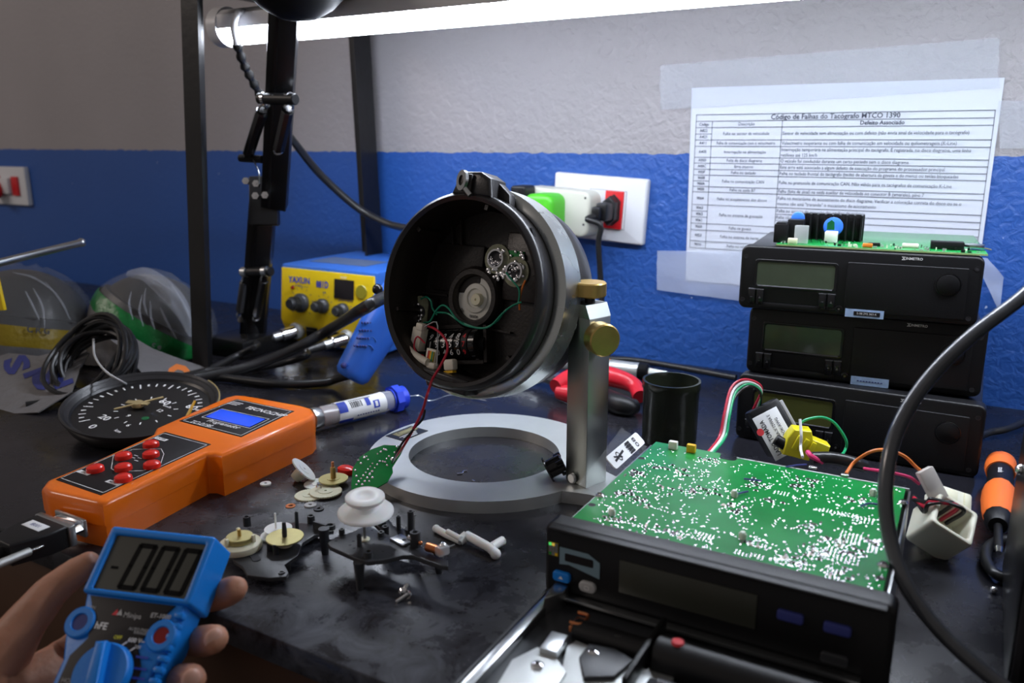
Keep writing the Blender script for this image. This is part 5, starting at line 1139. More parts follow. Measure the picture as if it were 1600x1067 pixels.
# white lever
zl=lambda x,y,z=.003:at(540+x/5.336,760+y/5.336,z)
t=thing('plastic_lever','white cranked plastic lever lying right of the coil','lever',T(*zl(1000,450,0)))
mb=MB(); mb.tube([zl(755,352),zl(850,405),zl(960,455)],.0027,'white_spool',n=1,seg=10); mb.tube([zl(850,375,.006),zl(960,435,.006)],.0020,'white_spool',n=1,seg=10); mb.tube([zl(950,455),zl(1010,405,.006)],.0035,'white_spool',n=1,seg=10); mb.tube([zl(1010,405,.006),zl(1200,510,.005),zl(1250,560,.0035)],.0032,'white_spool',n=1,seg=12)
mb.ball(zl(755,352),.0030,'white_spool',seg=12); mb.ball(zl(1250,562,.0035),.0038,'white_spool',seg=12); mb.tube([zl(1215,505,.005),zl(1310,450,.005)],.0032,'white_spool',n=1,seg=10); mb.build('lever_arm',t,world=True)
for dx in (-6,8): mb=MB(); mb.cyl(zl(1300+dx,440,.006),zl(1318+dx,455,.006),.0010,'white_spool',seg=8); mb.build('peg',t,world=True)
# screws
def screw(label,h,tip):
    a=at(*h,.0028); b=at(*tip,.0012); t=thing('screw',label,'screw',T(*a),'two loose screws on the bench'); fm=aim(a,b); L2=(b-a).length
    mb=MB(); mb.lathe([(0,-.0016),(.0018,-.0014),(.0030,0),(.0028,.0004),(0,.0004)],'chrome',fm,16); mb.build('head',t,world=True)
    mb=MB(); pr=[(.0012,.0004)]
    n=int(L2/.0008)
    for k in range(n): pr+=[(.0014,.001+k*.0008),(.0010,.0014+k*.0008)]
    pr+=[(0,L2+.0005)]; mb.lathe(pr,'zinc',fm,10); mb.build('shank',t,world=True)
screw('small loose screw, the nearer one with its tip pointing left',(638,928),(620,940)); screw('small loose screw, the farther one pointing up and away',(630,925),(636,914))
for i,(pts,l) in enumerate(((((714,740),(722,739),(724,736),(730,735)),'snipped bit of bare wire inside the stand ring'),(((738,750),(742,752)),'tiny wire clipping by the inner edge of the stand ring'))):
    c=MB(); c.tube([at(*p,.0008) for p in pts],.0006,'chrome',seg=6); tag(c.build('wire_clipping'),l,'wire')
# black knob on base ring
p=at(868,746,.010); F=T(p.x,p.y,.010)@R('Z',35)
t=thing('ribbed_button_cap','black ribbed plastic knob tipped over on the stand ring by the pillar','knob',F)
tm=T(0,0,.010)@R('Y',62); mb=MB(tm); mb.lathe([(0,-.007),(.0075,-.007),(.0078,.006),(.0060,.007),(0,.007)],'black_gloss',seg=28)
mb.build('knob_body',t); mb=MB(tm); mb.lathe([(.0075,-.0075),(.0112,-.0075),(.0115,-.0068),(.0110,-.006),(.0075,-.006)],'black_gloss',seg=28); mb.build('flange',t)
for k in (0,2.1,4.2): MB(tm).box((.0085*math.cos(k),.0085*math.sin(k),.0045),(.004,.004,.006),'black_gloss',bev=.0008).build('clip',t)
# ================================================================== FILM CANISTER, PLIERS, DESOLDERING PUMP
rnd=random.Random(8)
cc=(at(997,690)+at(1093,690))/2; cc=at(1045,690,0)
t=thing('canister','dark translucent round canister without lid, right of the pillar','container',T(cc.x-.001,cc.y+.003,0))
rc=.0262; hc2=.0600
mb=MB(); mb.lathe([(0,.0015),(rc-.0035,.0015),(rc-.0022,.004),(rc-.0016,hc2),(rc+.0006,hc2),(rc+.0008,hc2-.007),(rc-.0002,hc2-.008),(rc-.0008,.002),(rc-.002,0),(0,0)],'canister',seg=56); mb.build('cup_wall',t,angle=50)
mb=MB()
for k in range(34):
    a=rnd.random()*6.3; r=rnd.random()*.020; mb.box((0,0,0),(rnd.uniform(.002,.007),.0015,.0012),rnd.choice(('brass_pale','lens_olive','zinc','black_plastic')),T(r*math.cos(a),r*math.sin(a),.003+rnd.random()*.014)@R('Z',rnd.random()*360)@R('Y',rnd.uniform(-50,50)))
mb.build('small_parts',t)['kind']='stuff'
t=thing('pliers','pliers with red and black handles lying behind the pillar','pliers',T(*at(960,610,0)))
def handle(pts,rad,m,nm,lab=None,sq=1.0):
    mb=MB(); mb.tube(pts,rad,m,seg=16,radii=lambda u:rad*(.75+.35*math.sin(PI*min(1,u*1.1+.05)))); mb.build(nm,t,world=True,label=lab)
handle([at(868,604,.016),at(890,592,.020),at(920,584,.022),at(960,590,.022),at(990,602,.018),at(1000,620,.012)],.0105,'plier_red','handle','red grip')
handle([at(872,612,.010),at(900,617,.010),at(930,618,.010),at(955,623,.010)],.0095,'plier_red','handle','red grip')
handle([at(945,618,.009),at(962,630,.009),at(982,636,.009),at(992,634,.009)],.0105,'black_plastic','handle_tip','black end of the grip')
mb=MB(); mb.tube([at(880,596,.014),at(850,588,.012),at(815,584,.010),at(790,582,.008)],.009,'zinc',seg=8,radii=lambda u:.009-.005*u); mb.build('jaw',t,world=True)
a=at(880,566,.012); b_=at(1013,582,.012); a.z=b_.z=.0125; fm=aim(a,b_); L2=(b_-a).length
t=thing('desoldering_pump','silver desoldering pump with white tip behind the dark canister','desoldering pump',T(*a))
mb=MB(); mb.lathe([(0,0),(.0095,.0),(.0098,.002),(.0098,L2-.012),(.009,L2-.010)],'alu',fm,32); mb.build('barrel',t,world=True)
mb=MB(); pr=[(.009,L2-.012)]
for k in range(9): pr+=[(.0104,L2-.011+k*.0012),(.0099,L2-.0104+k*.0012)]
mb.lathe(pr+[(.007,L2+.001),(0,L2+.001)],'black_plastic',fm,32); mb.build('collar',t,world=True)
mb=MB(); mb.lathe([(.0052,L2),(.0046,L2+.006),(.0036,L2+.022),(.0022,L2+.023),(0,L2+.022)],'white_plastic',fm,24); mb.build('tip',t,world=True,label='white nozzle tip')
mb=MB(); mb.lathe([(0,.046),(.0102,.046),(.0108,.048),(.0108,.058),(.0102,.060)],'driver_orange',fm@T(0,0,L2-.062-.046),32); mb.build('trigger_ring',t,world=True,label='orange ring')
# ================================================================== CLEAR BAG WITH LABEL
def vcam(r,u,t_): return RGT*r+UPV*u-FWD*t_
C4=[atd(981,668,.640),atd(1008,692,.645),atd(962,734,.575),atd(944,716,.575)]
t=thing('parts_bag','small clear plastic bag with white barcode label between pillar and open tachograph','bag',T(*(at(950,740,.0))))
mb=MB()
P=[atd(972,660,.648),atd(1012,690,.652),atd(950,772,.560),atd(905,748,.575)]; n=10; vs={}
for i in range(n+1):
    for j in range(n+1):
        u=i/n;v=j/n; p=(P[0]*(1-u)+P[1]*u)*(1-v)+(P[3]*(1-u)+P[2]*u)*v
        vs[i,j]=mb.bm.verts.new(p+Vector((0,0,-.004+.003*noise.noise(Vector((u*3,v*3,1))))))
for i in range(n):
    for j in range(n): mb.bm.faces.new((vs[i,j],vs[i+1,j],vs[i+1,j+1],vs[i,j+1]))
mb.mi('clear_film'); mb.build('film',t,world=True)
xv=(C4[1]-C4[2]); yv=(C4[3]-C4[2]); xv.normalize(); yv=(yv-xv*yv.dot(xv)); hh=yv.length; yv.normalize(); zv=xv.cross(yv); 
if zv.dot(CAM-C4[2])<0: zv=-zv; 
Lw=(C4[1]-C4[2]).length
LM=frame(C4[2],xv,yv,xv.cross(yv)); sgn=1 if xv.cross(yv).dot(CAM-C4[2])>0 else -1
mb=MB(LM); mb.prism(rrect(Lw,hh,.003,Lw/2,hh/2),-.0004,.0004,'label_white')
zz=.0006*sgn; mb.text('08',T(Lw*.80,hh*.5,zz)@R('Z',90),.009,'ink_black','CENTER')
for k in range(10): mb.line((Lw*.52+ (k%2)*.002,hh*.12+k*hh*.08),(Lw*.66,hh*.12+k*hh*.08),.0008+.0006*(k%3==0),'ink_black',z=zz)
mb.loopline(circ(Lw*.25,hh*.5,hh*.30,20),.0008,'ink_black',z=zz); mb.line((Lw*.12,hh*.4),(Lw*.4,hh*.6),.0018,'ink_black',z=zz); mb.line((Lw*.15,hh*.65),(Lw*.3,hh*.35),.0014,'ink_black',z=zz)
mb.build('label',t,world=True)
# ================================================================== WIRED SENSOR BOX, YELLOW CONNECTOR
xq=vcam(-.44,.86,-.15).normalized(); yq=vcam(-.85,-.44,.1); yq=(yq-xq*yq.dot(xq)).normalized(); zq_=xq.cross(yq)
o=atd(1212,672,.66)
BM=frame(o,xq,yq,zq_)
t=thing('relay_box','black box with white label reading LADO TOMADA propped behind the open tachograph','electronic module',BM)
mb=MB(); mb.box((.002,-.002,-.0095),(.041,.028,.017),'black_plastic',bev=.003); mb.build('box_body',t)
mb=MB(); mb.box((-.0025,.001,-.0007),(.038,.0225,.0008),'label_white',bev=.0002); mb.build('label',t,label='white printed label')
mb=MB(); mb.text('LADO TOMADA',T(-.0035,.0068,.0001),.0052,'ink_black','CENTER',bold=.02,sx=.80); mb.text('ANVISA-X 12W6A E',T(.001,-.0005,.0001),.0036,'ink_black','CENTER',bold=.01,sx=.8); mb.text('ROK-AWG',T(.001,-.0050,.0001),.0036,'ink_print','CENTER',bold=.01,sx=.9); mb.build('lettering',t); mb=MB(); mb.disc((.0040,.0118),.0030,'ink_red',z=-.0002); mb.build('red_seal',t)
mb=MB(); mb.box((0,-.0165,-.0075),(.038,.003,.012),'label_grey',bev=.0005); mb.build('side_label',t,label='grey side face')
top=BM@Vector((.021,.002,-.009))
for i,(m,dx) in enumerate((('wire_red',0),('wire_white',4),('wire_green2',8),('wire_black',11))):
    pts=[top+xq*.001-yq*(i*.0022-.003),atd(1190-dx*.2,606+dx*.7,.665),atd(1165+dx*.6,593+dx*.9,.66),atd(1143+dx*.8,605+dx,.655),atd(1132+dx,645+dx*.4,.64),atd(1124+dx*1.2,682,.63),at(1105+dx*1.1,708,.051)]
    if m=='wire_black': pts=pts[:4]+[atd(1140,640,.645)]
    c=MB(); c.tube(pts,.0011,m,seg=8); tag(c.build({'wire_red':'red_wire','wire_white':'white_wire','wire_green2':'green_wire','wire_black':'black_wire'}[m]),{'wire_red':'red','wire_white':'white','wire_green2':'green','wire_black':'black'}[m]+' wire arching into the top of the labelled black box','wire')
yo=atd(1256,696,.645); ym=frame(yo,vcam(.95,-.22,.1).normalized(),Vector((0,0,0)),Vector((0,0,0)))
yx=vcam(.95,-.24,.1).normalized(); yy=vcam(.24,.93,.2); yy=(yy-yx*yy.dot(yx)).normalized(); ym=frame(yo,yx,yy,yx.cross(yy))
t=thing('yellow_connector','bright yellow plastic wire connector below the labelled black box','connector',ym)
mb=MB(); mb.prism([(-.015,-.010),(.005,-.010),(.018,-.004),(.018,.006),(.004,.008),(.001,.014),(-.012,.012),(-.015,.004)],-.008,.006,'yellow_connector',bev=.0015); mb.build('shell',t,angle=30)
for k in range(3): MB().box((-.008+k*.006,.001,.0072),(.0035,.012,.003),'yellow_connector',R('Z',-12),bev=.0006).build('rib',t)
MB().cyl((-.012,-.004,0),(-.022,-.001,-.002),.0045,'black_plastic',bev=.001).build('black_sleeve',t)
c=MB(); c.tube([atd(1250,655,.635),atd(1252,680,.630),atd(1251,700,.628),at(1254,714,.052)],.0011,'wire_white',seg=8); tag(c.build('white_wire'),'white wire running straight down in front of the yellow connector','wire')
c=MB(); c.tube([atd(1249,662,.645),atd(1262,655,.645),atd(1285,652,.645),atd(1305,662,.645),atd(1322,688,.645),atd(1320,704,.645),at(1312,714,.045)],.0011,'wire_green2',seg=8); tag(c.build('green_wire'),'green wire looping right of the yellow connector','wire')
c=MB(); c.tube([at(1262,706,.056),at(1268,713,.055),at(1285,722,.050)],.0018,'wire_pink',seg=8); tag(c.build('pink_wire'),'short pink wire end below the yellow connector','wire')
c=MB(); c.tube([at(1268,716,.052),at(1300,716,.052),at(1330,722,.050),at(1350,728,.046)],.0048,'tape_black',seg=12); tag(c.build('taped_bundle'),'black taped wire bundle along back of the open tachograph','wire')
c=MB(); c.tube([at(1322,740,.050),at(1335,722,.056),at(1360,706,.066),at(1385,703,.070),at(1412,712,.066),at(1432,730,.058),at(1448,742,.050)],.0012,'wire_orange',seg=8); tag(c.build('orange_wire'),'orange wire arching into the clear connector right of the green board','wire')
c=MB(); c.tube([at(1350,732,.050),at(1390,738,.054),at(1420,745,.052),at(1436,756,.046)],.0011,'wire_pink',seg=8); tag(c.build('pink_wire'),'pink wire along the back edge of the open tachograph to the clear connector','wire')
# white connectors
def sfr(px,py,dep,x,y): 
    X=vcam(*x).normalized(); Y_=vcam(*y); Y_=(Y_-X*Y_.dot(X)).normalized(); return frame(atd(px,py,dep),X,Y_,X.cross(Y_))
t=thing('wire_connector','large off-white square connector with dark wires, right of the green board','connector',sfr(1478,818,.555,(.80,-.52,.15),(.40,.55,-.55)))
mb=MB(); mb.prism(rrect(.030,.030,.003),-.018,.010,'connector',bev=.002,holes=[rrect(.022,.022,.002)]); mb.box((0,0,-.014),(.024,.024,.006),'connector'); mb.build('connector_housing',t,angle=30)
MB().box((0,.016,-.002),(.018,.003,.018),'connector',bev=.0008).build('latch',t)
tw=wmat(t)
for k in range(3):
    c=MB(); c.tube([tw@Vector((-.006+k*.004,.004,-.004)),tw@Vector((-.006+k*.004,.006,.014)),atd(1452+k*3,788-k*4,.55),atd(1444+k*2,800-k*8,.56),at(1428,775+k*3,.03)],.0014,'wire_black' if k!=1 else 'wire_red',seg=8); c.build('wire',t,world=True)
t=thing('wire_connector','smaller cream connector behind the big off-white one','connector',sfr(1483,788,.585,(.9,-.3,.1),(.35,.8,-.5)))
mb=MB(); mb.prism(rrect(.024,.018,.002),-.012,.008,'connector',bev=.0015); mb.box((.008,.002,.0082),(.004,.012,.002),'cream',bev=.0005); mb.box((-.004,.002,.0085),(.010,.010,.002),'cream',bev=.0005); mb.build('connector_housing',t)
t=thing('wire_connector','clear flat connector leaning against the off-white connectors, end of orange wire','connector',sfr(1456,757,.56,(.42,-.88,.1),(.88,.42,-.1)))
mb=MB(); mb.box((0,0,0),(.023,.0115,.006),'connector_clear',bev=.001); mb.build('connector_housing',t)
mb=MB(); mb.box((-.002,0,0),(.012,.004,.003),'zinc',bev=.0005); mb.build('terminal',t)
c=MB(); c.tube([at(1512,690,.006),at(1545,676,.008),at(1580,668,.010),at(1640,640,.012)],.0035,'cable_black'); tag(c.build('black_cable'),'black cable on the bench right of the tachograph stack','cable')
# ================================================================== SCREWDRIVER
a=at(1564,722,.014); b_=at(1559,822,.012); a.z=b_.z=.0135; fm=aim(a,b_); L2=(b_-a).length
t=thing('screwdriver','orange and black handled screwdriver lying right of the white connectors','screwdriver',T(*a))
def sd(prof,m,nm,lab=None,sg=32): mb=MB(); mb.lathe(prof,m,fm,sg); return mb.build(nm,t,world=True,label=lab)
k=L2
sd([(0,-.002),(.0085,-.001),(.0115,.004),(.0118,k*.12),(.0105,k*.2),(0,k*.2)],'driver_orange','end_cap','orange end cap')
sd([(.0095,k*.2),(.0092,k*.25),(.0092,k*.47),(.0100,k*.5)],'black_plastic','neck')
sd([(.0098,k*.48),(.0118,k*.55),(.0122,k*.70),(.0110,k*.86),(.0095,k*.92)],'driver_orange','grip','ribbed orange grip',12)
sd([(.0090,k*.90),(.0090,k*.97),(.0060,k*1.02),(0,k*1.02)],'black_plastic','ferrule')
e=at(1560,868,.006); fm2=aim(b_,Vector((e.x,e.y,.008))); ls=(Vector((e.x,e.y,.008))-b_).length
mb=MB(); mb.lathe([(.0028,-.004),(.0028,ls*.6),(.0026,ls*.85)],'black_metal',fm2,16); mb.lathe([(.0026,ls*.85),(.0018,ls),(0,ls)],'chrome',fm2,16); mb.build('shaft',t,world=True)
mb=MB(); o=fm@Vector((0,0,k*.34)); up=(CAM-o).normalized(); up=(up-ga*0-(b_-a).normalized()*up.dot((b_-a).normalized())).normalized()
zx=(b_-a).normalized(); mb.text('tools',frame(o+up*.0096,zx,up.cross(zx),up),.0055,'ink_white','CENTER',bold=.01); mb.build('lettering',t,world=True)
c=MB(); c.tube([at(1575,905,.004),at(1553,895,.005),at(1540,872,.005),at(1547,852,.005),at(1575,842,.005),at(1620,850,.005)],.0035,'cable_black'); tag(c.build('black_cable'),'black cable loop near the screwdriver tip','cable')
mb=MB(); q=at(1553,922,.002); mb.ball((q.x,q.y,.0022),.0022,'solder',seg=10); tag(mb.build('solder_ball'),'tiny bright solder ball on the bench below the screwdriver','solder ball')
# box at the right edge
a=at(1568,1075,0)
t=thing('black_case','tall black equipment case standing at the right edge','case',T(a.x,a.y,0))
mb=MB(); mb.box((.075,.07,.10),(.15,.14,.20),'black_metal',bev=.003); mb.build('case_body',t)
mb=MB(); mb.box((.004,.001,.10),(.004,.004,.198),'bezel_black',bev=.001); mb.build('corner_trim',t)
mb=MB(R('X',90)); mb.prism(rrect(.016,.020,.003,.022,.040),0,.004,'socket_red',bev=.001); mb.build('red_switch',t,label='red switch')
mb=MB(R('X',90)); mb.prism(rrect(.09,.10,.004,.080,.12),0,.002,'black_gloss',bev=.001); mb.build('front_window',t)
p=aty(1594,735,a.y+.06); mb=MB(); mb.ball((a.x-.0005,a.y+.10,.085),.0035,'chrome',seg=12); mb.build('case_screw',t,world=True)
# ================================================================== FOREGROUND CABLE
c=MB(); pts=[(1720,350,.50),(1660,402,.49),(1600,462,.48),(1515,528,.47),(1448,596,.465),(1402,672,.46),(1384,752,.455),(1388,828,.45),(1410,902,.44),(1450,965,.43),(1505,1022,.42),(1570,1075,.41),(1650,1130,.40)]
c.tube([atd(*p) for p in pts],.0041,'cable_grey',seg=20,n=10); tag(c.build('thick_cable'),'thick glossy dark grey cable looping down in front of everything at right','cable')
# ================================================================== BAGS AND CABLE COIL AT LEFT
def bag(name,label,c,axis,R_,squash,bands,seed,inner_label):
    axis=Vector(axis).normalized(); up=FWD if abs(axis.dot(Vector((0,0,1))))>.9 else Vector((0,0,1)); x=up.cross(axis).normalized(); y=axis.cross(x); BMx=frame(c,x,y,axis)
    t=thing(name,label,'bag',T(c.x,c.y,0))
    def rad(v): # v latitude -1..1
        return math.sqrt(max(0,1-v*v))
    mb=MB(BMx@Matrix.Diagonal((1,1,squash,1))); mb.ball((0,0,0),R_*.94,'dome_grey',seg=48); mb.lathe([(R_*.80,.30*R_),(R_*.97,.26*R_),(R_*.98,.14*R_),(R_*.80,.10*R_)],'dome_grey',seg=48); mb.build('wrapped_part',t,world=True,label=inner_label)
    for k,(v0,v1,m,nm,lb) in enumerate(bands):
        mb=MB(); ns,nr=72,10; vs={}
        for i in range(ns):
            for j in range(nr+1):
                v=v0+(v1-v0)*j/nr; a=2*PI*i/ns; r=rad(v) if v>-.55 else rad(-.55)*(1+ .25*(v+.55))
                d=1.02+.05*noise.noise(Vector((math.cos(a)*2.2,math.sin(a)*2.2,v*2+seed)))+.018*noise.noise(Vector((math.cos(a)*9,math.sin(a)*9,v*3+seed)))
                q=BMx@Vector((r*math.cos(a)*R_*d,r*math.sin(a)*R_*d,v*R_*squash*d)); q.z=max(q.z,.002+.001*k)
                q.y=min(q.y,-.004)
                vs[i,j]=mb.bm.verts.new(q)
        for i in range(ns):
            for j in range(nr): mb.bm.faces.new((vs[i,j],vs[(i+1)%ns,j],vs[(i+1)%ns,j+1],vs[i,j+1]))
        mb.mi(m); mb.build(nm,t,world=True,label=lb,angle=60)
    def hit(px,py):
        d=ray(px,py); Mi=(BMx@Matrix.Diagonal((R_*1.075,R_*1.075,R_*squash*1.075,1))).inverted(); o_=Mi@CAM; dd=(Mi@(CAM+d))-o_; A=dd.dot(dd);B=2*o_.dot(dd);C_=o_.dot(o_)-1; D=B*B-4*A*C_
        if D<0: return None
        return CAM+d*((-B-math.sqrt(D))/(2*A))
    return t,hit
def bag_text(t,hit,s,px,py,size,rot,m,name='print'):
    mb=MB(); mb.text(s,Matrix(),size,m,'CENTER',bold=.03); bmesh.ops.triangulate(mb.bm,faces=mb.bm.faces[:]); bmesh.ops.subdivide_edges(mb.bm,edges=mb.bm.edges[:],cuts=2)
    ca,sa=math.cos(math.radians(rot)),math.sin(math.radians(rot)); ok=True
    bad=[]
    for v in mb.bm.verts:
        x=px+v.co.x*ca-v.co.y*sa; y=py-(v.co.x*sa+v.co.y*ca); h=hit(x,y)
        if h is None: bad.append(v); continue
        v.co=h
    if bad: bmesh.ops.delete(mb.bm,geom=bad,context='VERTS')
    if mb.bm.faces: mb.build(name,t,world=True)
def skirt(t,tri,poly,letters):
    A,B_,C_=tri; n=(B_-A).cross(C_-A).normalized()
    if n.dot(CAM-A)<0: n=-n
    def hp(px,py,off=0): d=ray(px,py); return CAM+d*((A+n*off-CAM).dot(n)/d.dot(n))
    x=(B_-A).normalized(); fr_=frame(A,x,n.cross(x),n); fi=fr_.inverted()
    P=[(lambda v:(v.x,v.y))(fi@hp(*p)) for p in poly]
    if sum(P[i][0]*P[(i+1)%len(P)][1]-P[(i+1)%len(P)][0]*P[i][1] for i in range(len(P)))<0: P=P[::-1]
    mb=MB(); mb.prism(P,-.0010,0,'bag_white',fr_); mb.build('bag_flap',t,world=True,label='white printed flap of the bag')
    for s_,px,py,sz,rot,m in letters:
        mb=MB(); mb.text(s_,Matrix(),sz,m,'CENTER',bold=.05); ca,sa=math.cos(math.radians(rot)),math.sin(math.radians(rot))
        for v in mb.bm.verts: v.co=hp(px+v.co.x*ca-v.co.y*sa,py-(v.co.x*sa+v.co.y*ca),.0006)
        mb.build('printed_letter',t,world=True)
def creases(t,hit,lines):  # pale ridges along film creases, added for their crinkle highlights
    for L_ in lines:
        P=[hit(*p) for p in L_]
        if all(P): MB().tube(P,.0007,'tape_clear',seg=6,n=6,radii=lambda u:.0004+.0010*math.sin(PI*u)).build('crease',t,world=True)
cR=aty(240,512,-.30); RR=.080
t,hit=bag('wrapped_bundle','round grey part wrapped in clear bag with green band, left of the rack post',cR,vcam(.50,.82,-.05),RR,.92,[(.98,.16,'clear_film','clear_film',None),(.16,-.14,'bag_green','green_band','green printed band'),(-.14,-1.0,'bag_white','bag_skirt','white printed lower part')],3,'grey rounded part')
skirt(t,(aty(165,505,-.385),aty(322,572,-.335),at(240,606,.003)),[(150,508),(175,502),(200,522),(240,545),(280,560),(322,574),(296,592),(266,600),(240,606),(226,588),(205,562),(185,540),(165,525)],[('C',276,586,44,-35,'ink_orange')])
creases(t,hit,[((205,455),(202,475),(208,500)),((222,460),(218,485),(224,510)),((235,470),(236,495),(242,515)),((250,480),(262,505),(276,530)),((195,430),(230,430),(262,450)),((265,440),(290,480),(306,520)),((228,450),(225,470),(230,492))])
bag_text(t,hit,'c e',245,540,13,-25,'bag_white')
mb=MB(); mb.tube([hit(200,428) or cR,hit(230,430) or cR,hit(262,455) or cR,hit(285,485) or cR,hit(300,525) or cR],.006,'tape_clear',seg=8,radii=lambda u:.004+.008*math.sin(PI*u)); mb.build('folded_edge',t,world=True,label='milky folded edge of the bag')
cL=aty(36,520,-.40)
t,hit=bag('wrapped_bundle','dark round part in printed bag with yellow band at the far left',cL,vcam(.12,.97,0),.088,1.0,[(.98,.14,'clear_film','clear_film',None),(.14,-.14,'bag_yellow','yellow_band','yellow printed band'),(-.14,-1.1,'bag_white','bag_skirt','white printed lower part')],8,'black rounded part')
skirt(t,(aty(0,545,-.455),aty(120,545,-.43),at(60,645,.003)),[(-20,548),(60,556),(128,540),(140,552),(125,575),(112,612),(60,644),(-20,648)],[('S',72,592,62,-72,'ink_navy'),('S',24,570,52,-70,'ink_navy'),('I',50,583,40,-70,'ink_navy'),('I',98,600,40,-70,'ink_navy')])
creases(t,hit,[((40,455),(50,475),(62,500)),((52,450),(66,478),(70,510)),((70,440),(95,470),(110,500)),((20,425),(55,435),(90,460))])
bag_text(t,hit,'C R G',60,516,14,-6,'ink_print')
cc_=at(150,566,.036); 
t=thing('cable_coil','coil of thin black cable lying between the two wrapped bundles','cable coil',T(cc_.x,cc_.y,0))
F=T(cc_.x,cc_.y,.036)@Matrix.Rotation(YAW-.3,4,'Z')@R('X',48)
for k in range(13):
    r=.044+rnd.uniform(-.010,.006); z0=rnd.uniform(-.014,.018); ph=rnd.random()*6; pts=[]
    for i in range(41):
        a=2*PI*i/40; pts.append(F@Vector((r*math.cos(a),r*math.sin(a)*1.02,z0+.006*math.sin(a*2+ph))))
    MB().tube(pts,.0026,'cable_black',seg=8,n=1,cap=False).build('cable_turn',t,world=True)
c=MB(); c.tube([at(146,530,.060),at(148,556,.055),at(165,580,.050),at(190,596,.040),at(205,604,.012)],.0012,'label_grey',seg=8); tag(c.build('grey_wire'),'thin grey wire curving over the black cable coil','wire')
a=atd(-60,425,.80); b_=atd(127,379,.95)
t=thing('metal_rod','thin grey metal rod with rounded tip poking in from the left edge','rod',T(*a))
mb=MB(); mb.tube([a,b_],.0042,'zinc',seg=16,n=1); mb.ball(b_,.0052,'zinc',sc=(1,1,1),seg=12); mb.build('shaft',t,world=True)
mb=MB(); q=atd(-4,450,.9); mb.box((0,0,0),(.012,.004,.05),'station_yellow',T(*q)@R('Y',-8),bev=.001); tag(mb.build('yellow_strip'),'yellow strip at the left edge under the metal rod','tag')
# ================================================================== MULTIMETER
nn=vcam(-.1215,.5928,.7961).normalized(); xx=vcam(.9809,-.0512,.1878); xx=(xx-nn*xx.dot(nn)).normalized(); yy=nn.cross(xx)
O=atd(175,821,.4906); MM=frame(O,xx,yy,nn); MMi=MM.inverted()
def mp(px,py,z=0): d=ray(px,py); v=MMi@(CAM+d*((O+nn*z-CAM).dot(nn)/d.dot(nn))); return (v.x,v.y)
t=thing('multimeter','blue handheld digital multimeter reading 000 held in a hand at bottom left','multimeter',MM)
TR=mp(337,837); BR=mp(295,945); BL=mp(128,926)
W_=.068; HS=.0404
ccw=lambda P:P if sum(P[i][0]*P[(i+1)%len(P)][1]-P[(i+1)%len(P)][0]*P[i][1] for i in range(len(P)))>0 else P[::-1]
TH=.023; sw_=.058
lx0_,lx1_=W_*.07,W_*.93; ly0,ly1=-HS*.12,-HS*.92
mb=MB(); mb.prism(ccw(rrect(W_,HS,.002,W_/2,-HS/2)),-TH,0,'meter_blue',bev=.0016,holes=[rrect(lx1_-lx0_,ly0-ly1,.001,(lx0_+lx1_)/2,(ly0+ly1)/2)]); mb.build('screen_frame',t)
mb=MB(); mb.box(((lx0_+lx1_)/2,(ly0+ly1)/2,-.004),(lx1_-lx0_+.001,ly0-ly1+.001,.004),'lcd_dark'); scr=mb.build('display',t,label='dark grey display reading 000')
mb=MB(); dh=(ly0-ly1)*.78; dw=dh*.38
for k in range(3):
    cx_=lx0_+(lx1_-lx0_)*(.37+.25*k); cy_=(ly0+ly1)/2-.001; sk=.10; sg=.0022
    def seg7(x0,y0,x1,y1): mb.line((cx_+x0+y0*sk,cy_+y0),(cx_+x1+y1*sk,cy_+y1),sg*1.35,'lcd_digit',z=-.0018)
    a_=dw/2;b2=dh/2; g_=.0009
    seg7(-a_+g_,b2,a_-g_,b2); seg7(-a_+g_,-b2,a_-g_,-b2)
    for s_ in (-1,1): seg7(s_*a_,g_,s_*a_,b2-g_); seg7(s_*a_,-g_,s_*a_,-b2+g_)
mb.line((lx0_+.006,(ly0+ly1)/2-.003),(lx0_+.009,(ly0+ly1)/2-.003),.0016,'lcd_digit',z=-.0018); mb.build('digits',scr)
# lower body
YB=-.165
x0b,x1b=.0015,W_-.004
wst=[(x0b,-HS+.001),(x0b+.004,-HS-.012),(x0b-.001,-HS-.024),(x0b+.004,-HS-.036),(x0b+.006,YB),(x1b-.006,YB),(x1b-.004,-HS-.036),(x1b,-HS-.022),(x1b,-HS+.001)]
mb=MB(); mb.prism(ccw(wst),-TH,-.0022,'meter_blue',bev=.002); mb.build('body',t)
pin=[(x0b+.004,-HS-.001),(x0b+.010,-HS-.010),(x0b+.014,-HS-.024),(x0b+.008,-HS-.034),(x0b+.009,YB+.004),(x1b-.012,YB+.004),(x1b-.010,-HS-.036),(x1b-.018,-HS-.024),(x1b-.012,-HS-.012),(x1b-.005,-HS-.001)]
mb=MB(); mb.prism(ccw(pin),-.004,-.0012,'decal_black',bev=.0004); mb.build('face_plate',t)
mb=MB()
for s,px,py,sz,m,bo in (('Minipa',207,962,.0042,'label_grey',.0),('ET-1000',251,963,.0036,'label_grey',.02),('hFE',158,978,.0052,'label_white',.02),('NPN',143,949,.0026,'label_grey',.0),('OFF',184,996,.0028,'ink_yellow',.02),('AUTO PWR',217,984,.0024,'label_grey',0),('RANGE',219,989,.0024,'label_grey',0),('600 V~',213,1001,.0034,'label_white',.02),('200',215,1011,.0026,'label_white',.0),('HOLD',108,1064,.0034,'label_grey',0)):
    x,y=mp(px,py,-.001); mb.text(s,T(x,y,-.0010),sz,m,'CENTER',bold=bo)
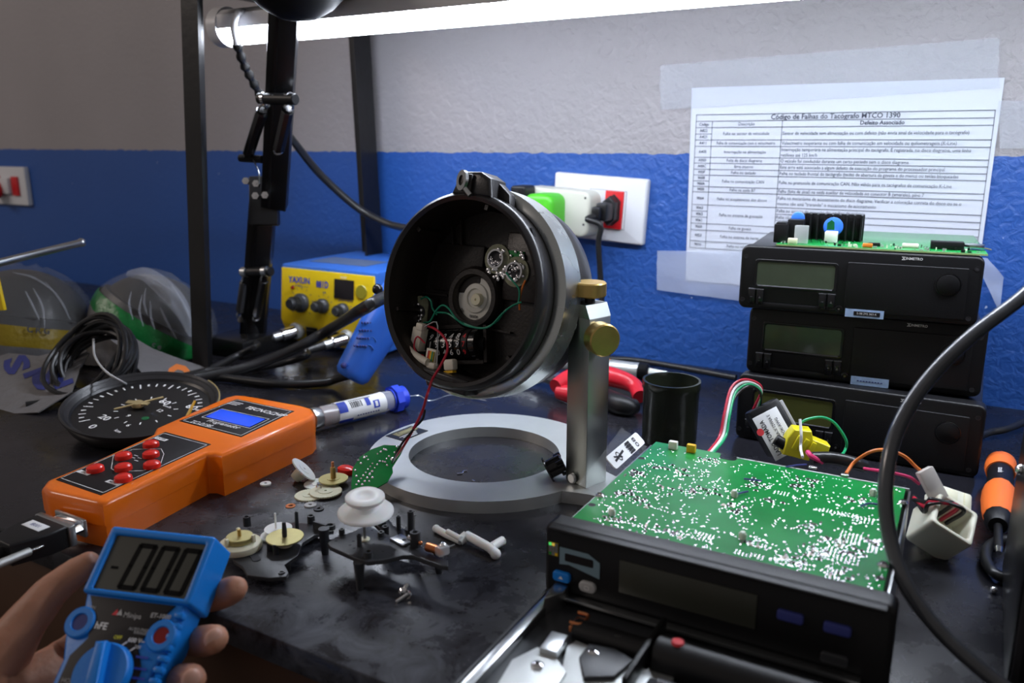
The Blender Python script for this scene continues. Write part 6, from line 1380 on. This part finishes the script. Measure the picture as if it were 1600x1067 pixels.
x,y=mp(181,957,-.001); mb.prism([(x-.002,y-.0014),(x+.0022,y-.0014),(x+.0002,y+.002)],-.0010,-.0009,'ink_red'); x,y=mp(186,957,-.001); mb.prism([(x-.001,y-.0014),(x+.0026,y-.0014),(x+.0006,y+.002)],-.0009,-.0008,'label_grey')
for px,py in ((222,1027),(219,1045),(216,1060)): 
    x,y=mp(px,py,-.001); mb.box((x,y,-.0010),(.0075,.0012,.0002),'ink_blue')
for px,py in ((194,1006),(206,1015)): x,y=mp(px,py,-.001); mb.line((x-.001,y-.001),(x+.001,y+.001),.0008,'label_white',z=-.0009)
mb.build('lettering',t)
for px,py,m,nm in ((125,972,'ink_blue','blue'),(252,993,'ink_red','red')):
    x,y=mp(px,py,-.001); mb=MB(T(x,y,-.003)); mb.lathe([(.0092,-.002),(.0088,.0022),(.0080,.0030),(.0050,.0030),(.0046,.0024),(.0044,-.001)],'meter_blue',seg=32); mb.lathe([(.0046,.0021),(0,.0021)],'led_red' if nm=='red' else 'ink_navy',seg=24); mb.build('round_button',t,label=nm+' centred round button')
x,y=mp(160,1053,0); mb=MB(T(x,y,-.002)); mb.lathe([(.0165,-.001),(.0160,.0040),(.0150,.0055),(0,.0055)],'meter_blue',seg=48); mb.prism([(-.0040,-.013),(.0040,-.013),(.0030,.015),(-.0030,.015)],.0055,.0115,'meter_blue',R('Z',12),bev=.0018); mb.build('rotary_knob',t)
for k in range(14):
    MB().box((x1b-.0005,-HS-.006-k*.0058,-.0030),(.0055,.0036,.0055),'meter_blue',R('Z',0),bev=.0012).build('grip_rib',t)
# ================================================================== HAND
vs_=[];es_=[]
def chain(pts,root=None):
    idx=[]
    for i,(px,py,d,r) in enumerate(pts):
        vs_.append((atd(px,py,d),r)); idx.append(len(vs_)-1)
        if i: es_.append((idx[-2],idx[-1]))
        elif root is not None: es_.append((root,idx[0]))
    return idx
def md_(px,py): d=ray(px,py); return (O-CAM).dot(nn)/d.dot(nn)
def hc(pts,root=None): return chain([(px,py,md_(px,py)+o_,r) for px,py,o_,r in pts],root)
w_=chain([(-140,1260,.42,.028),(-70,1165,.43,.027)])
pm1=hc([(10,1110,.040,.026),(70,1085,.043,.024)],w_[-1])
hc([(-25,1055,.020,.0185),(15,1010,.016,.0150),(52,955,.012,.0120),(88,915,.012,.0098),(124,890,.012,.0086),(146,876,.010,.0074),(152,871,.009,.0050)],w_[-1])
kn=pm1[-1]
hc([(110,1020,.044,.0120),(190,965,.044,.0098),(285,940,.042,.0092),(345,930,.036,.0090),(368,920,.026,.0086),(374,915,.018,.0066)],kn)
hc([(120,1050,.044,.0120),(200,1018,.044,.0098),(272,1003,.042,.0092),(312,1000,.032,.0092),(334,998,.018,.0090),(341,994,.010,.0070)],kn)
hc([(115,1080,.044,.0115),(190,1075,.044,.0095),(240,1068,.040,.0090),(278,1062,.028,.0090),(300,1060,.014,.0086),(306,1057,.008,.0066)],kn)
hc([(100,1120,.044,.0105),(160,1130,.040,.0085),(215,1130,.034,.0080),(250,1122,.020,.0075)],kn)
bm=bmesh.new(); sl=bm.verts.layers.skin.verify(); bv=[]
for i,(v,r) in enumerate(vs_):
    q=bm.verts.new(v); q[sl].radius=(r,r); q[sl].use_root=(i==0); bv.append(q)
for a,b in es_: bm.edges.new((bv[a],bv[b]))
me=bpy.data.meshes.new('person'); bm.to_mesh(me); bm.free(); me.materials.append(M['skin'])
tmp=bpy.data.objects.new('tmp',me); COL.objects.link(tmp)
md=tmp.modifiers.new('skin','SKIN'); md.use_smooth_shade=True
sb_=tmp.modifiers.new('sub','SUBSURF'); sb_.levels=2; sb_.render_levels=2
dg=bpy.context.evaluated_depsgraph_get(); me2=bpy.data.meshes.new_from_object(tmp.evaluated_get(dg),depsgraph=dg)
bpy.data.objects.remove(tmp)
me2.name='person'; 
for p in me2.polygons: p.use_smooth=True
for v in me2.vertices:  # creases and knuckle folds
    n_=noise.noise(v.co*70)*.0010+noise.noise(v.co*220)*.0003; v.co+=v.normal*n_
if not me2.materials: me2.materials.append(M['skin'])
hand=bpy.data.objects.new('person',me2); COL.objects.link(hand)
tag(hand,'left hand of a person gripping the blue multimeter, thumb along its left side','person')
for px,py,d,rx,ry,rot in ((334,1001,md_(334,1001)+.0105,.0050,.0062,-20),(299,1064,md_(299,1064)+.0070,.0050,.0060,-15)):
    F=atd(px,py,d); X=vcam(math.cos(math.radians(rot)),math.sin(math.radians(rot)),-.55).normalized(); Y_=vcam(-math.sin(math.radians(rot)),math.cos(math.radians(rot)),0); Y_=(Y_-X*Y_.dot(X)).normalized()
    mb=MB(frame(F,X,Y_,X.cross(Y_))); mb.ball((0,0,-.0022),1,'nail',sc=(rx,ry,.0026),seg=16); mb.build('fingernail',hand)
